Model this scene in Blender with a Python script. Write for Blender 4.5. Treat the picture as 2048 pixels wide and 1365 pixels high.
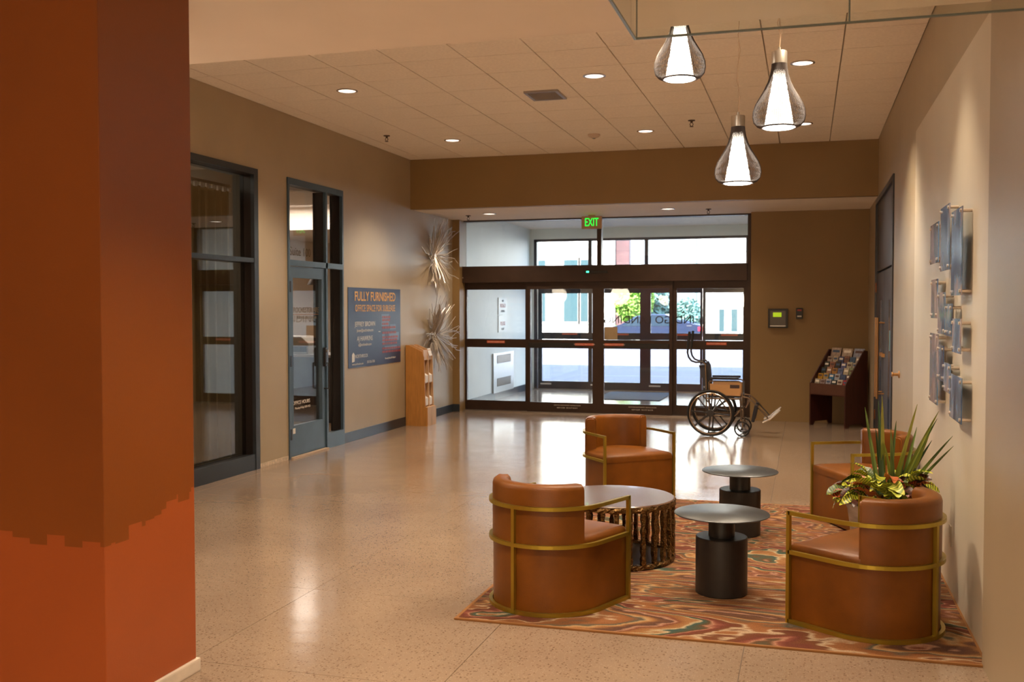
import bpy, bmesh, math, random
from mathutils import Vector, Matrix
random.seed(7)
PI = math.pi
S = bpy.context.scene
COL = S.collection
for o in list(bpy.data.objects): bpy.data.objects.remove(o)

# ------------------------------------------------------------------ camera, world, sun, exposure
cam = bpy.data.cameras.new('camera'); camo = bpy.data.objects.new('camera', cam); COL.objects.link(camo)
camo.location = (0, 0, 1.6606); camo.rotation_euler = (PI/2 - 0.0325, 0.0008, 0.2838)
cam.lens = 35.49; cam.sensor_width = 36; cam.clip_end = 500
cam.dof.use_dof = True; cam.dof.focus_distance = 6.2; cam.dof.aperture_fstop = 4.5
S.camera = camo
S.view_settings.view_transform = 'Standard'; S.view_settings.look = 'None'
S.view_settings.gamma = 1; S.view_settings.use_curve_mapping = False
S.view_settings.exposure = 0.63
W = bpy.data.worlds.new('world'); S.world = W; W.use_nodes = True
wn = W.node_tree; wn.nodes.clear()
tc = wn.nodes.new('ShaderNodeTexCoord'); sx = wn.nodes.new('ShaderNodeSeparateXYZ'); rp = wn.nodes.new('ShaderNodeValToRGB')
bgk = wn.nodes.new('ShaderNodeBackground'); wo = wn.nodes.new('ShaderNodeOutputWorld')
rp.color_ramp.elements[0].position = 0.0; rp.color_ramp.elements[0].color = (0.80, 0.90, 1, 1)
rp.color_ramp.elements[1].position = 0.6; rp.color_ramp.elements[1].color = (0.42, 0.62, 1, 1)
wn.links.new(tc.outputs['Generated'], sx.inputs[0]); wn.links.new(sx.outputs[2], rp.inputs[0])
wn.links.new(rp.outputs[0], bgk.inputs[0]); bgk.inputs[1].default_value = 6.5
wn.links.new(bgk.outputs[0], wo.inputs[0])
sl = bpy.data.lights.new('sun', 'SUN'); sl.energy = 30; sl.angle = 0.01; sl.color = (1, 0.95, 0.88)
so = bpy.data.objects.new('sun', sl); COL.objects.link(so); so.rotation_euler = (math.radians(46), 0, math.radians(-28)); so.location = (0, 0, 30)
WARM = (1.0, 0.82, 0.60)
def spot(x, y, z, e, size=110, blend=0.7, col=WARM, rad=0.06, rot=(0, 0, 0)):
    l = bpy.data.lights.new('downlight_or_fill_beam', 'SPOT'); l.energy = e; l.spot_size = math.radians(size); l.spot_blend = blend
    l.color = col; l.shadow_soft_size = rad
    o = bpy.data.objects.new('downlight_or_fill_beam', l); COL.objects.link(o); o.location = (x, y, z); o.rotation_euler = rot
    return o
DOWN = [(-4.30, 9.03), (-1.87, 9.09), (-0.05, 9.12), (-4.29, 12.04), (-1.86, 12.07), (-0.05, 12.11)]
for x, y in DOWN: spot(x, y, 3.76, 210)
SOFF = [(-4.55, 14.4), (-1.9, 14.4)]
for x, y in SOFF: spot(x, y, 3.04, 60, size=140, col=(1, .8, .58))
NEAR = [(-3.9, 6.3), (-1.3, 5.9)]
for x, y in NEAR: spot(x, y, 3.76, 190)
for x, y, e in [(-1.35, 3.5, 150), (-1.2, 0.9, 90), (-3.6, 1.2, 110), (-3.6, 4.6, 90)]: spot(x, y, 3.05, e)  # added spots without fittings, to brighten the pillar and near area
spot(-0.45, 2.6, 3.05, 70)
# wall washers over the picture wall
for y in (6.0, 8.75): spot(0.30, y, 3.72, 100, size=84, blend=0.5, col=(1, .82, .6), rot=(0, math.radians(10), 0))
def area(x, y, z, sxx, syy, e, col, rot=(0, 0, 0), portal=False):
    l = bpy.data.lights.new('room_light', 'AREA'); l.shape = 'RECTANGLE'; l.size = sxx; l.size_y = syy; l.energy = e; l.color = col
    if portal: l.cycles.is_portal = True
    o = bpy.data.objects.new('room_light', l); COL.objects.link(o); o.location = (x, y, z); o.rotation_euler = rot
    return o
area(-3.2, 20.25, 1.6, 4.3, 3.1, 1, (1, 1, 1), rot=(-PI/2, 0, 0), portal=True)
area(-8.0, 14.4, 3.36, 2.0, 2.0, 110, (1, .88, .76))            # office behind the glass door
area(-6.9, 7.8, 3.4, 1.2, 2.4, 22, (1, .84, .66))             # added fill inside the shop, brightens the curtain
def bulb(x, y, z, e, col=WARM, rad=.2):
    l = bpy.data.lights.new('added_fill_light', 'POINT'); l.energy = e; l.color = col; l.shadow_soft_size = rad
    o = bpy.data.objects.new('added_fill_light', l); COL.objects.link(o); o.location = (x, y, z); return o
bulb(-0.3, -1.2, 1.8, 100); bulb(-2.0, -2.2, 1.9, 50); bulb(-4.7, 4.7, 2.0, 24, rad=.25)   # unseen fill lights added to lift the ceiling and near room
area(-3.1, 17.7, 3.2, 2.2, 1.2, 14, (0.95, .97, 1))           # area light under the vestibule ceiling

# ------------------------------------------------------------------ helpers
def srgb(r, g, b):
    f = lambda c: (c/12.92 if c <= 0.04045 else ((c+0.055)/1.055)**2.4)
    return (f(r/255), f(g/255), f(b/255))
MATS = {}
def mat(name, col, rough=0.5, metal=0.0, noise=0.0, nscale=8.0, bump=0.0, bscale=60.0, emit=None, estr=0.0, coat=0.0, spec=0.5, rvar=0.0, stretch=None):
    if name in MATS: return MATS[name]
    m = bpy.data.materials.new(name); m.use_nodes = True; nt = m.node_tree; b = nt.nodes['Principled BSDF']
    b.inputs['Base Color'].default_value = (*col, 1); b.inputs['Roughness'].default_value = rough
    b.inputs['Metallic'].default_value = metal; b.inputs['Coat Weight'].default_value = coat
    b.inputs['Specular IOR Level'].default_value = spec
    t = nt.nodes.new('ShaderNodeTexCoord'); mp = nt.nodes.new('ShaderNodeMapping'); nt.links.new(t.outputs['Object'], mp.inputs[0])
    if stretch: mp.inputs['Scale'].default_value = stretch
    if noise or rvar:
        n = nt.nodes.new('ShaderNodeTexNoise'); n.inputs['Scale'].default_value = nscale; n.inputs['Detail'].default_value = 6
        nt.links.new(mp.outputs[0], n.inputs[0])
        if noise:
            r = nt.nodes.new('ShaderNodeValToRGB')
            r.color_ramp.elements[0].position = 0.3; r.color_ramp.elements[1].position = 0.7
            r.color_ramp.elements[0].color = (*[c*(1-noise) for c in col], 1); r.color_ramp.elements[1].color = (*[min(1, c*(1+noise)) for c in col], 1)
            nt.links.new(n.outputs[0], r.inputs[0]); nt.links.new(r.outputs[0], b.inputs['Base Color'])
        if rvar:
            q = nt.nodes.new('ShaderNodeMapRange'); q.inputs[3].default_value = rough-rvar; q.inputs[4].default_value = rough+rvar
            nt.links.new(n.outputs[0], q.inputs[0]); nt.links.new(q.outputs[0], b.inputs['Roughness'])
    if bump:
        n2 = nt.nodes.new('ShaderNodeTexNoise'); n2.inputs['Scale'].default_value = bscale; n2.inputs['Detail'].default_value = 4
        nt.links.new(mp.outputs[0], n2.inputs[0])
        bp = nt.nodes.new('ShaderNodeBump'); bp.inputs['Strength'].default_value = bump; bp.inputs['Distance'].default_value = 0.01
        nt.links.new(n2.outputs[0], bp.inputs['Height']); nt.links.new(bp.outputs[0], b.inputs['Normal'])
    if emit: b.inputs['Emission Color'].default_value = (*emit, 1); b.inputs['Emission Strength'].default_value = estr
    MATS[name] = m; return m
def glass(name, tint=(0.93, 0.97, 0.96), k=1.0, rough=0.0):
    m = bpy.data.materials.new(name); m.use_nodes = True; nt = m.node_tree; nt.nodes.clear()
    o = nt.nodes.new('ShaderNodeOutputMaterial'); mx = nt.nodes.new('ShaderNodeMixShader'); tr = nt.nodes.new('ShaderNodeBsdfTransparent')
    gl = nt.nodes.new('ShaderNodeBsdfGlossy'); fr = nt.nodes.new('ShaderNodeFresnel'); mu = nt.nodes.new('ShaderNodeMath'); mu.operation = 'MULTIPLY'
    tr.inputs[0].default_value = (*tint, 1); gl.inputs['Roughness'].default_value = rough; fr.inputs[0].default_value = 1.5
    mu.inputs[1].default_value = k; mu.use_clamp = True
    geo = nt.nodes.new('ShaderNodeNewGeometry')
    # same reflection from both faces of a pane
    mi = nt.nodes.new('ShaderNodeMix'); mi.data_type = 'FLOAT'; mi.inputs[2].default_value = 1.5; mi.inputs[3].default_value = 1/1.5
    nt.links.new(geo.outputs['Backfacing'], mi.inputs[0])
    nt.links.new(mi.outputs[0], fr.inputs[0])
    nt.links.new(fr.outputs[0], mu.inputs[0]); nt.links.new(mu.outputs[0], mx.inputs[0])
    nt.links.new(tr.outputs[0], mx.inputs[1]); nt.links.new(gl.outputs[0], mx.inputs[2]); nt.links.new(mx.outputs[0], o.inputs[0])
    MATS[name] = m; return m

class MB:
    def __init__(s): s.bm = bmesh.new()
    def box(s, x0, x1, y0, y1, z0, z1, bev=0):
        r = bmesh.ops.create_cube(s.bm, size=1)
        M = Matrix.Translation(((x0+x1)/2, (y0+y1)/2, (z0+z1)/2)) @ Matrix.Diagonal((abs(x1-x0), abs(y1-y0), abs(z1-z0), 1))
        bmesh.ops.transform(s.bm, matrix=M, verts=r['verts'])
        if bev:
            es = list({e for v in r['verts'] for e in v.link_edges})
            bmesh.ops.bevel(s.bm, geom=es, offset=bev, segments=2, affect='EDGES', profile=0.7)
        return s
    def tube(s, pts, r, n=8, closed=False, sq=False, cap=True):
        pts = [Vector(p) for p in pts]; N = len(pts); rs = r if isinstance(r, (list, tuple)) else [r]*N
        rings = []; up0 = None
        for i, p in enumerate(pts):
            if closed: d = (pts[(i+1) % N] - pts[i-1])
            else: d = pts[min(i+1, N-1)] - pts[max(i-1, 0)]
            d.normalize()
            a = Vector((0, 0, 1)) if abs(d.z) < 0.9 else Vector((0, 1, 0))
            if sq is False and up0 is not None: a = up0
            u = d.cross(a)
            if u.length < 1e-4: u = d.cross(Vector((1, 0, 0)))
            u.normalize(); v = u.cross(d).normalized(); up0 = v
            k = rs[i]
            # mitre at corners
            m = 1.0
            if sq and 0 < i < N-1:
                d1 = (pts[i]-pts[i-1]).normalized(); d2 = (pts[i+1]-pts[i]).normalized(); c = max(0.3, math.cos(d1.angle(d2)/2)); m = 1/c
            ring = []
            if sq:
                for cx_, cy_ in ((-1, -1), (1, -1), (1, 1), (-1, 1)):
                    ring.append(s.bm.verts.new(p + u*cx_*k*m + v*cy_*k))
            else:
                for j in range(n):
                    t = 2*PI*j/n; ring.append(s.bm.verts.new(p + u*math.cos(t)*k + v*math.sin(t)*k))
            rings.append(ring)
        L = len(rings[0]); rng = range(N if closed else N-1)
        for i in rng:
            a, b = rings[i], rings[(i+1) % N]
            for j in range(L): s.bm.faces.new((a[j], a[(j+1) % L], b[(j+1) % L], b[j]))
        if not closed and cap:
            s.bm.faces.new(rings[0][::-1]); s.bm.faces.new(rings[-1])
        return s
    def lathe(s, prof, n=40, c=(0, 0, 0)):
        rings = []
        for r, z in prof:
            if r < 1e-6: rings.append([s.bm.verts.new((c[0], c[1], c[2]+z))])
            else: rings.append([s.bm.verts.new((c[0]+r*math.cos(2*PI*j/n), c[1]+r*math.sin(2*PI*j/n), c[2]+z)) for j in range(n)])
        for a, b in zip(rings, rings[1:]):
            for j in range(n):
                q = [a[j % len(a)], a[(j+1) % len(a)], b[(j+1) % len(b)], b[j % len(b)]]
                q = list(dict.fromkeys(q))
                if len(q) > 2: s.bm.faces.new(q)
        return s
    def prism(s, pts, z0, z1, axis='z', bev=0):
        def P(a, b, h):
            return {'z': (a, b, h), 'x': (h, a, b), 'y': (a, h, b)}[axis]
        lo = [s.bm.verts.new(P(a, b, z0)) for a, b in pts]; hi = [s.bm.verts.new(P(a, b, z1)) for a, b in pts]
        n = len(pts); fs = [s.bm.faces.new(lo[::-1]), s.bm.faces.new(hi)]
        for i in range(n): s.bm.faces.new((lo[i], lo[(i+1) % n], hi[(i+1) % n], hi[i]))
        if bev: bmesh.ops.bevel(s.bm, geom=[e for f in fs for e in f.edges], offset=bev, segments=3, affect='EDGES', profile=0.6)
        return s
    def xf(s, M): bmesh.ops.transform(s.bm, matrix=M, verts=s.bm.verts); return s
    def mesh(s, name, m, smooth=False):
        bmesh.ops.recalc_face_normals(s.bm, faces=s.bm.faces)
        me = bpy.data.meshes.new(name); s.bm.to_mesh(me); s.bm.free()
        if m: me.materials.append(m)
        if smooth:
            for p in me.polygons: p.use_smooth = True
            try: me.set_sharp_from_angle(angle=math.radians(38))
            except Exception: pass
        return me
    def build(s, name, m, parent=None, smooth=False, loc=None):
        return link(name, s.mesh(name, m, smooth), parent, loc)
def link(name, me, parent=None, loc=None, rot=None):
    o = bpy.data.objects.new(name, me); COL.objects.link(o)
    if parent: o.parent = parent
    if loc: o.location = loc
    if rot: o.rotation_euler = rot
    return o
def tag(o, label, cat, group=None):
    o['label'] = label; o['category'] = cat
    if group: o['group'] = group
    return o
def thing(name, label, cat, loc=(0, 0, 0), rz=0, group=None):
    return tag(link(name, None, None, loc, (0, 0, rz)), label, cat, group)
def struct(name, mb, m, loc=None):
    o = mb.build(name, m, None, loc=loc); o['kind'] = 'structure'; return o
def sempty(name):
    o = link(name, None); o['kind'] = 'structure'; return o
def stuff(o): o['kind'] = 'stuff'; return o
def dup(root, loc=None, rz=None, label=None, group=None):
    def cp(o, par):
        c = o.copy(); COL.objects.link(c)
        if par: c.parent = par
        for ch in o.children: cp(ch, c)
        return c
    r = cp(root, None)
    if loc: r.location = loc
    if rz is not None: r.rotation_euler = (0, 0, rz)
    if label: r['label'] = label
    if group: r['group'] = group
    return r
def text(name, s, size, loc, rot, m, parent, sx=1.0, ext=0.0006, align='CENTER', bold=0.0):
    cu = bpy.data.curves.new(name, 'FONT'); cu.body = s; cu.size = size; cu.align_x = align; cu.align_y = 'CENTER'
    cu.extrude = ext; cu.resolution_u = 3; cu.offset = bold
    t = bpy.data.objects.new(name, cu); COL.objects.link(t)
    bpy.context.view_layer.update()
    me = bpy.data.meshes.new_from_object(t); bpy.data.objects.remove(t); bpy.data.curves.remove(cu)
    me.materials.clear(); me.materials.append(m)
    o = link(name, me, parent, loc, rot); o.scale = (sx, 1, 1); return o
RL = (PI/2, 0, PI/2)     # reads on a wall facing +x
RB = (PI/2, 0, 0)        # reads on a wall facing -y

# ------------------------------------------------------------------ materials
PAINT = mat('wall_paint', srgb(176, 158, 130), 0.42, noise=0.05, nscale=1.5, bump=0.05, bscale=120, spec=0.4)
PAINT2 = mat('shaded_wall_paint', srgb(148, 118, 74), 0.5, noise=0.04, nscale=1.5, bump=0.05, bscale=120)  # same wall paint, darkened: shade on header and back wall put into the colour
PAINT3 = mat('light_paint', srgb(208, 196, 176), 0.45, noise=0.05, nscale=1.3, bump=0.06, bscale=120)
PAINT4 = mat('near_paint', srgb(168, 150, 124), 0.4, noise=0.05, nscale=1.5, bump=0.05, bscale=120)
DRY = mat('ceiling_paint', srgb(244, 230, 214), 0.7, noise=0.02, nscale=2)
TILEM = mat('ceiling_tile_board', srgb(250, 238, 222), 0.8, noise=0.05, nscale=40, bump=0.15, bscale=300)
GRID = mat('ceiling_grid', srgb(178, 166, 150), 0.4, metal=0.2)
VEST = mat('vestibule_paint', srgb(232, 234, 226), 0.5, noise=0.03, nscale=2)
FRB = mat('bronze_frame', srgb(62, 44, 34), 0.38, metal=0.35, noise=0.12, nscale=6)
FRB2 = mat('outer_frame', srgb(58, 56, 60), 0.4, metal=0.3, noise=0.1, nscale=6)
BLK = mat('black_frame', srgb(34, 30, 28), 0.4, noise=0.15, nscale=6)
BLUE = mat('blue_grey_paint', srgb(64, 84, 98), 0.38, noise=0.08, nscale=5)
BASEB = mat('baseboard_rubber', srgb(48, 54, 60), 0.35, noise=0.1, nscale=4)
GL = glass('door_glass', (0.96, 0.975, 0.975), 1.3)
GL2 = glass('shop_glass', (0.82, 0.84, 0.84), 2.6)
GL3 = glass('baffle_glass', (0.95, 0.97, 0.94), 0.8)
def terrazzo():
    m = bpy.data.materials.new('terrazzo'); m.use_nodes = True; nt = m.node_tree; b = nt.nodes['Principled BSDF']; L = nt.links
    g = nt.nodes.new('ShaderNodeNewGeometry')
    n = nt.nodes.new('ShaderNodeTexNoise'); n.inputs['Scale'].default_value = 0.9; n.inputs['Detail'].default_value = 5; L.new(g.outputs['Position'], n.inputs[0])
    r = nt.nodes.new('ShaderNodeValToRGB'); r.color_ramp.elements[0].position = 0.3; r.color_ramp.elements[1].position = 0.7
    r.color_ramp.elements[0].color = (*srgb(132, 111, 94), 1); r.color_ramp.elements[1].color = (*srgb(150, 128, 108), 1); L.new(n.outputs[0], r.inputs[0])
    prev = r.outputs[0]
    for sc, th, col, fac in ((62, 0.32, srgb(92, 68, 50), 0.6), (34, 0.17, srgb(84, 64, 48), 0.65), (120, 0.30, srgb(200, 184, 162), 0.3), (160, 0.22, srgb(150, 120, 96), 0.8)):
        v = nt.nodes.new('ShaderNodeTexVoronoi'); v.inputs['Scale'].default_value = sc; v.inputs['Randomness'].default_value = 1; L.new(g.outputs['Position'], v.inputs[0])
        # keep only some of the chips
        sp = nt.nodes.new('ShaderNodeSeparateColor'); L.new(v.outputs['Color'], sp.inputs[0])
        c1 = nt.nodes.new('ShaderNodeMath'); c1.operation = 'LESS_THAN'; c1.inputs[1].default_value = 0.42; L.new(sp.outputs[0], c1.inputs[0])
        c2 = nt.nodes.new('ShaderNodeMath'); c2.operation = 'LESS_THAN'; c2.inputs[1].default_value = th; L.new(v.outputs['Distance'], c2.inputs[0])
        c3 = nt.nodes.new('ShaderNodeMath'); c3.operation = 'MULTIPLY'; L.new(c1.outputs[0], c3.inputs[0]); L.new(c2.outputs[0], c3.inputs[1])
        c4 = nt.nodes.new('ShaderNodeMath'); c4.operation = 'MULTIPLY'; L.new(c3.outputs[0], c4.inputs[0]); c4.inputs[1].default_value = fac
        mx = nt.nodes.new('ShaderNodeMix'); mx.data_type = 'RGBA'; L.new(c4.outputs[0], mx.inputs[0]); L.new(prev, mx.inputs[6]); mx.inputs[7].default_value = (*col, 1)
        prev = mx.outputs[2]
    L.new(prev, b.inputs['Base Color'])
    n2 = nt.nodes.new('ShaderNodeTexNoise'); n2.inputs['Scale'].default_value = 3; n2.inputs['Detail'].default_value = 6; L.new(g.outputs['Position'], n2.inputs[0])
    q = nt.nodes.new('ShaderNodeMapRange'); q.inputs[3].default_value = 0.09; q.inputs[4].default_value = 0.22; L.new(n2.outputs[0], q.inputs[0]); L.new(q.outputs[0], b.inputs['Roughness'])
    n3 = nt.nodes.new('ShaderNodeTexNoise'); n3.inputs['Scale'].default_value = 7; n3.inputs['Detail'].default_value = 3; L.new(g.outputs['Position'], n3.inputs[0])
    bp = nt.nodes.new('ShaderNodeBump'); bp.inputs['Strength'].default_value = 0.12; bp.inputs['Distance'].default_value = 0.01; L.new(n3.outputs[0], bp.inputs['Height']); L.new(bp.outputs[0], b.inputs['Normal'])
    b.inputs['Specular IOR Level'].default_value = 0.6
    MATS['terrazzo'] = m; return m
TERR = terrazzo()
GROUT = mat('joint_strip', srgb(96, 80, 68), 0.6)
def orange_paint():
    m = bpy.data.materials.new('orange_paint'); m.use_nodes = True; nt = m.node_tree; b = nt.nodes['Principled BSDF']; L = nt.links
    g = nt.nodes.new('ShaderNodeNewGeometry'); s = nt.nodes.new('ShaderNodeSeparateXYZ'); L.new(g.outputs['Position'], s.inputs[0])
    # stepped brush edge of the newer coat: boundary height depends on a quantised horizontal position
    add = nt.nodes.new('ShaderNodeMath'); add.operation = 'ADD'; L.new(s.outputs[0], add.inputs[0]); L.new(s.outputs[1], add.inputs[1])
    sn = nt.nodes.new('ShaderNodeMath'); sn.operation = 'SNAP'; sn.inputs[1].default_value = 0.085; L.new(add.outputs[0], sn.inputs[0])
    w = nt.nodes.new('ShaderNodeTexWhiteNoise'); w.noise_dimensions = '1D'; L.new(sn.outputs[0], w.inputs['W'])
    r = nt.nodes.new('ShaderNodeMapRange'); r.inputs[3].default_value = -0.03; r.inputs[4].default_value = 0.03; L.new(w.outputs[0], r.inputs[0])
    # rises towards the far corner
    ry = nt.nodes.new('ShaderNodeMapRange'); ry.inputs[1].default_value = 3.37; ry.inputs[2].default_value = 3.98; ry.inputs[3].default_value = 0.73; ry.inputs[4].default_value = 0.83
    sny = nt.nodes.new('ShaderNodeMath'); sny.operation = 'SNAP'; sny.inputs[1].default_value = 0.11; L.new(s.outputs[1], sny.inputs[0]); L.new(sny.outputs[0], ry.inputs[0])
    ad = nt.nodes.new('ShaderNodeMath'); ad.operation = 'ADD'; L.new(r.outputs[0], ad.inputs[0]); L.new(ry.outputs[0], ad.inputs[1])
    lt = nt.nodes.new('ShaderNodeMath'); lt.operation = 'LESS_THAN'; L.new(s.outputs[2], lt.inputs[0]); L.new(ad.outputs[0], lt.inputs[1])
    n = nt.nodes.new('ShaderNodeTexNoise'); n.inputs['Scale'].default_value = 2.2; L.new(g.outputs['Position'], n.inputs[0])
    mx = nt.nodes.new('ShaderNodeMix'); mx.data_type = 'RGBA'; L.new(lt.outputs[0], mx.inputs[0])
    mx.inputs[6].default_value = (*srgb(132, 66, 6), 1); mx.inputs[7].default_value = (*srgb(164, 78, 28), 1)
    mm = nt.nodes.new('ShaderNodeMix'); mm.data_type = 'RGBA'; mm.blend_type = 'MULTIPLY'; mm.inputs[0].default_value = 0.15
    L.new(mx.outputs[2], mm.inputs[6]); L.new(n.outputs[0], mm.inputs[7]); L.new(mm.outputs[2], b.inputs['Base Color'])
    b.inputs['Roughness'].default_value = 0.45
    n4 = nt.nodes.new('ShaderNodeTexNoise'); n4.inputs['Scale'].default_value = 150; L.new(g.outputs['Position'], n4.inputs[0])
    bp = nt.nodes.new('ShaderNodeBump'); bp.inputs['Strength'].default_value = 0.08; bp.inputs['Distance'].default_value = 0.005; L.new(n4.outputs[0], bp.inputs['Height']); L.new(bp.outputs[0], b.inputs['Normal'])
    MATS['orange'] = m; return m
ORANGE = orange_paint()
XL, XR, HC, HS = -5.44, 0.85, 3.78, 3.07

# ------------------------------------------------------------------ floor
fl = MB().box(-5.6, 0.98, -3.2, 15.6, -0.12, -0.004); floor = struct('floor', fl, GROUT)
xs = [-5.6, -5.28, -4.03, -2.78, -1.53, -0.28, 0.98]; ys = [-3.2, -2.15, -0.9, 0.35, 1.6, 2.85, 4.1, 5.35, 6.6, 7.85, 9.1, 10.35, 11.6, 12.85, 14.1, 15.35, 15.6]
cache = {}
for i in range(len(xs)-1):
    for j in range(len(ys)-1):
        w_, d_ = round(xs[i+1]-xs[i], 3), round(ys[j+1]-ys[j], 3)
        if (w_, d_) not in cache: cache[(w_, d_)] = MB().box(-w_/2+.0015, w_/2-.0015, -d_/2+.0015, d_/2-.0015, -0.0045, 0).mesh('terrazzo_slab', TERR)
        link('terrazzo_slab', cache[(w_, d_)], floor, ((xs[i]+xs[i+1])/2, (ys[j]+ys[j+1])/2, 0))
# ------------------------------------------------------------------ walls
wl = MB()
wl.box(XL-.15, XL, -3.2, 6.2, 0, 3.95).box(XL-.15, XL, 9.27, 9.90, 0, 3.95).box(XL-.15, XL, 6.2, 9.27, 3.09, 3.95)
wl.box(XL-.15, XL, 9.90, 11.27, 3.09, 3.95).box(XL-.15, XL, 11.27, 20.3, 0, 3.95)
wall_left = struct('wall_left', wl, PAINT)
# bare strip where the old baseboard came off
MB().box(XL, XL+.004, 9.29, 9.89, 0, 0.045).build('bare_plaster', mat('bare_plaster', srgb(205, 185, 160), 0.9, noise=0.25, nscale=25), wall_left)
wr = MB().box(XR, XR+.15, -3.2, 11.0, 0, 3.95).box(XR, XR+.15, 13.75, 15.6, 0, 3.95).box(XR, XR+.15, 11.0, 13.75, 3.03, 3.95)
wall_right = struct('wall_right', wr, PAINT)
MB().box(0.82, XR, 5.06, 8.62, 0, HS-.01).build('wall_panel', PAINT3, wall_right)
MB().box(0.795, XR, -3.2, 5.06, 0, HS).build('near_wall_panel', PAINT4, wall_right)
wb = MB().box(-5.44, -5.32, 15.25, 15.6, 0, 3.2).box(-0.79, 0.85, 15.25, 15.6, 0, 3.2)
wall_back = struct('wall_back', wb, PAINT2)
struct('wall_front', MB().box(-5.6, 0.98, -3.35, -3.2, 0, 3.95), PAINT)
struct('trim_1', MB().box(XL, XR, 13.476, 13.60, HS, HC+.1), PAINT2)                       # face of the dropped soffit
struct('baseboard_left', MB().box(XL, XL+.012, 11.27, 15.25, 0, 0.125, bev=.003).box(XL, -5.32, 15.236, 15.25, 0, 0.125, bev=.003), BASEB)
# ------------------------------------------------------------------ ceilings
ceiling = struct('ceiling', MB().box(XL-.15, XR+.15, 5.12, 13.6, HC+.012, HC+.15), GRID)
T = 0.6096; x0 = -4.6135; y0 = 8.1271
def tiles():
    gx = [x0 + k*T for k in range(-2, 10)]; gy = [y0 + k*T for k in range(-6, 10)]
    gx = [XL] + [g for g in gx if XL < g < XR-.02] + [XR]; gy = [5.12] + [g for g in gy if 5.12 < g < 13.47] + [13.476]
    c = {}
    for i in range(len(gx)-1):
        for j in range(len(gy)-1):
            w_, d_ = round(gx[i+1]-gx[i], 3), round(gy[j+1]-gy[j], 3)
            if d_ < .03: continue
            if (w_, d_) not in c:
                g = 0.006; c[(w_, d_)] = MB().prism([(-w_/2+g, -d_/2+g), (w_/2-g, -d_/2+g), (w_/2-g, d_/2-g), (-w_/2+g, d_/2-g)], -.006, .013).mesh('ceiling_tile', TILEM)
            link('ceiling_tile', c[(w_, d_)], ceiling, ((gx[i]+gx[i+1])/2, (gy[j]+gy[j+1])/2, HC))
tiles()
struct('trim_2', MB().box(XL-.15, XR+.15, -3.35, 5.12, HS, HC+.15), DRY)                   # lower plaster ceiling nearest the camera
struct('trim_3', MB().box(XL-.15, XR+.15, 13.60, 15.62, HS, HC+.15), DRY)                  # soffit over the entrance
# ------------------------------------------------------------------ orange pillar
pil = struct('pillar', MB().box(-4.3, -2.67, 3.37, 3.985, 0.06, HS, bev=.004), ORANGE)
MB().box(-4.31, -2.655, 3.355, 4.0, 0, 0.06, bev=.008).build('base_strip', mat('cove_base', srgb(206, 190, 172), 0.5, noise=.1, nscale=9), pil)

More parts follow.
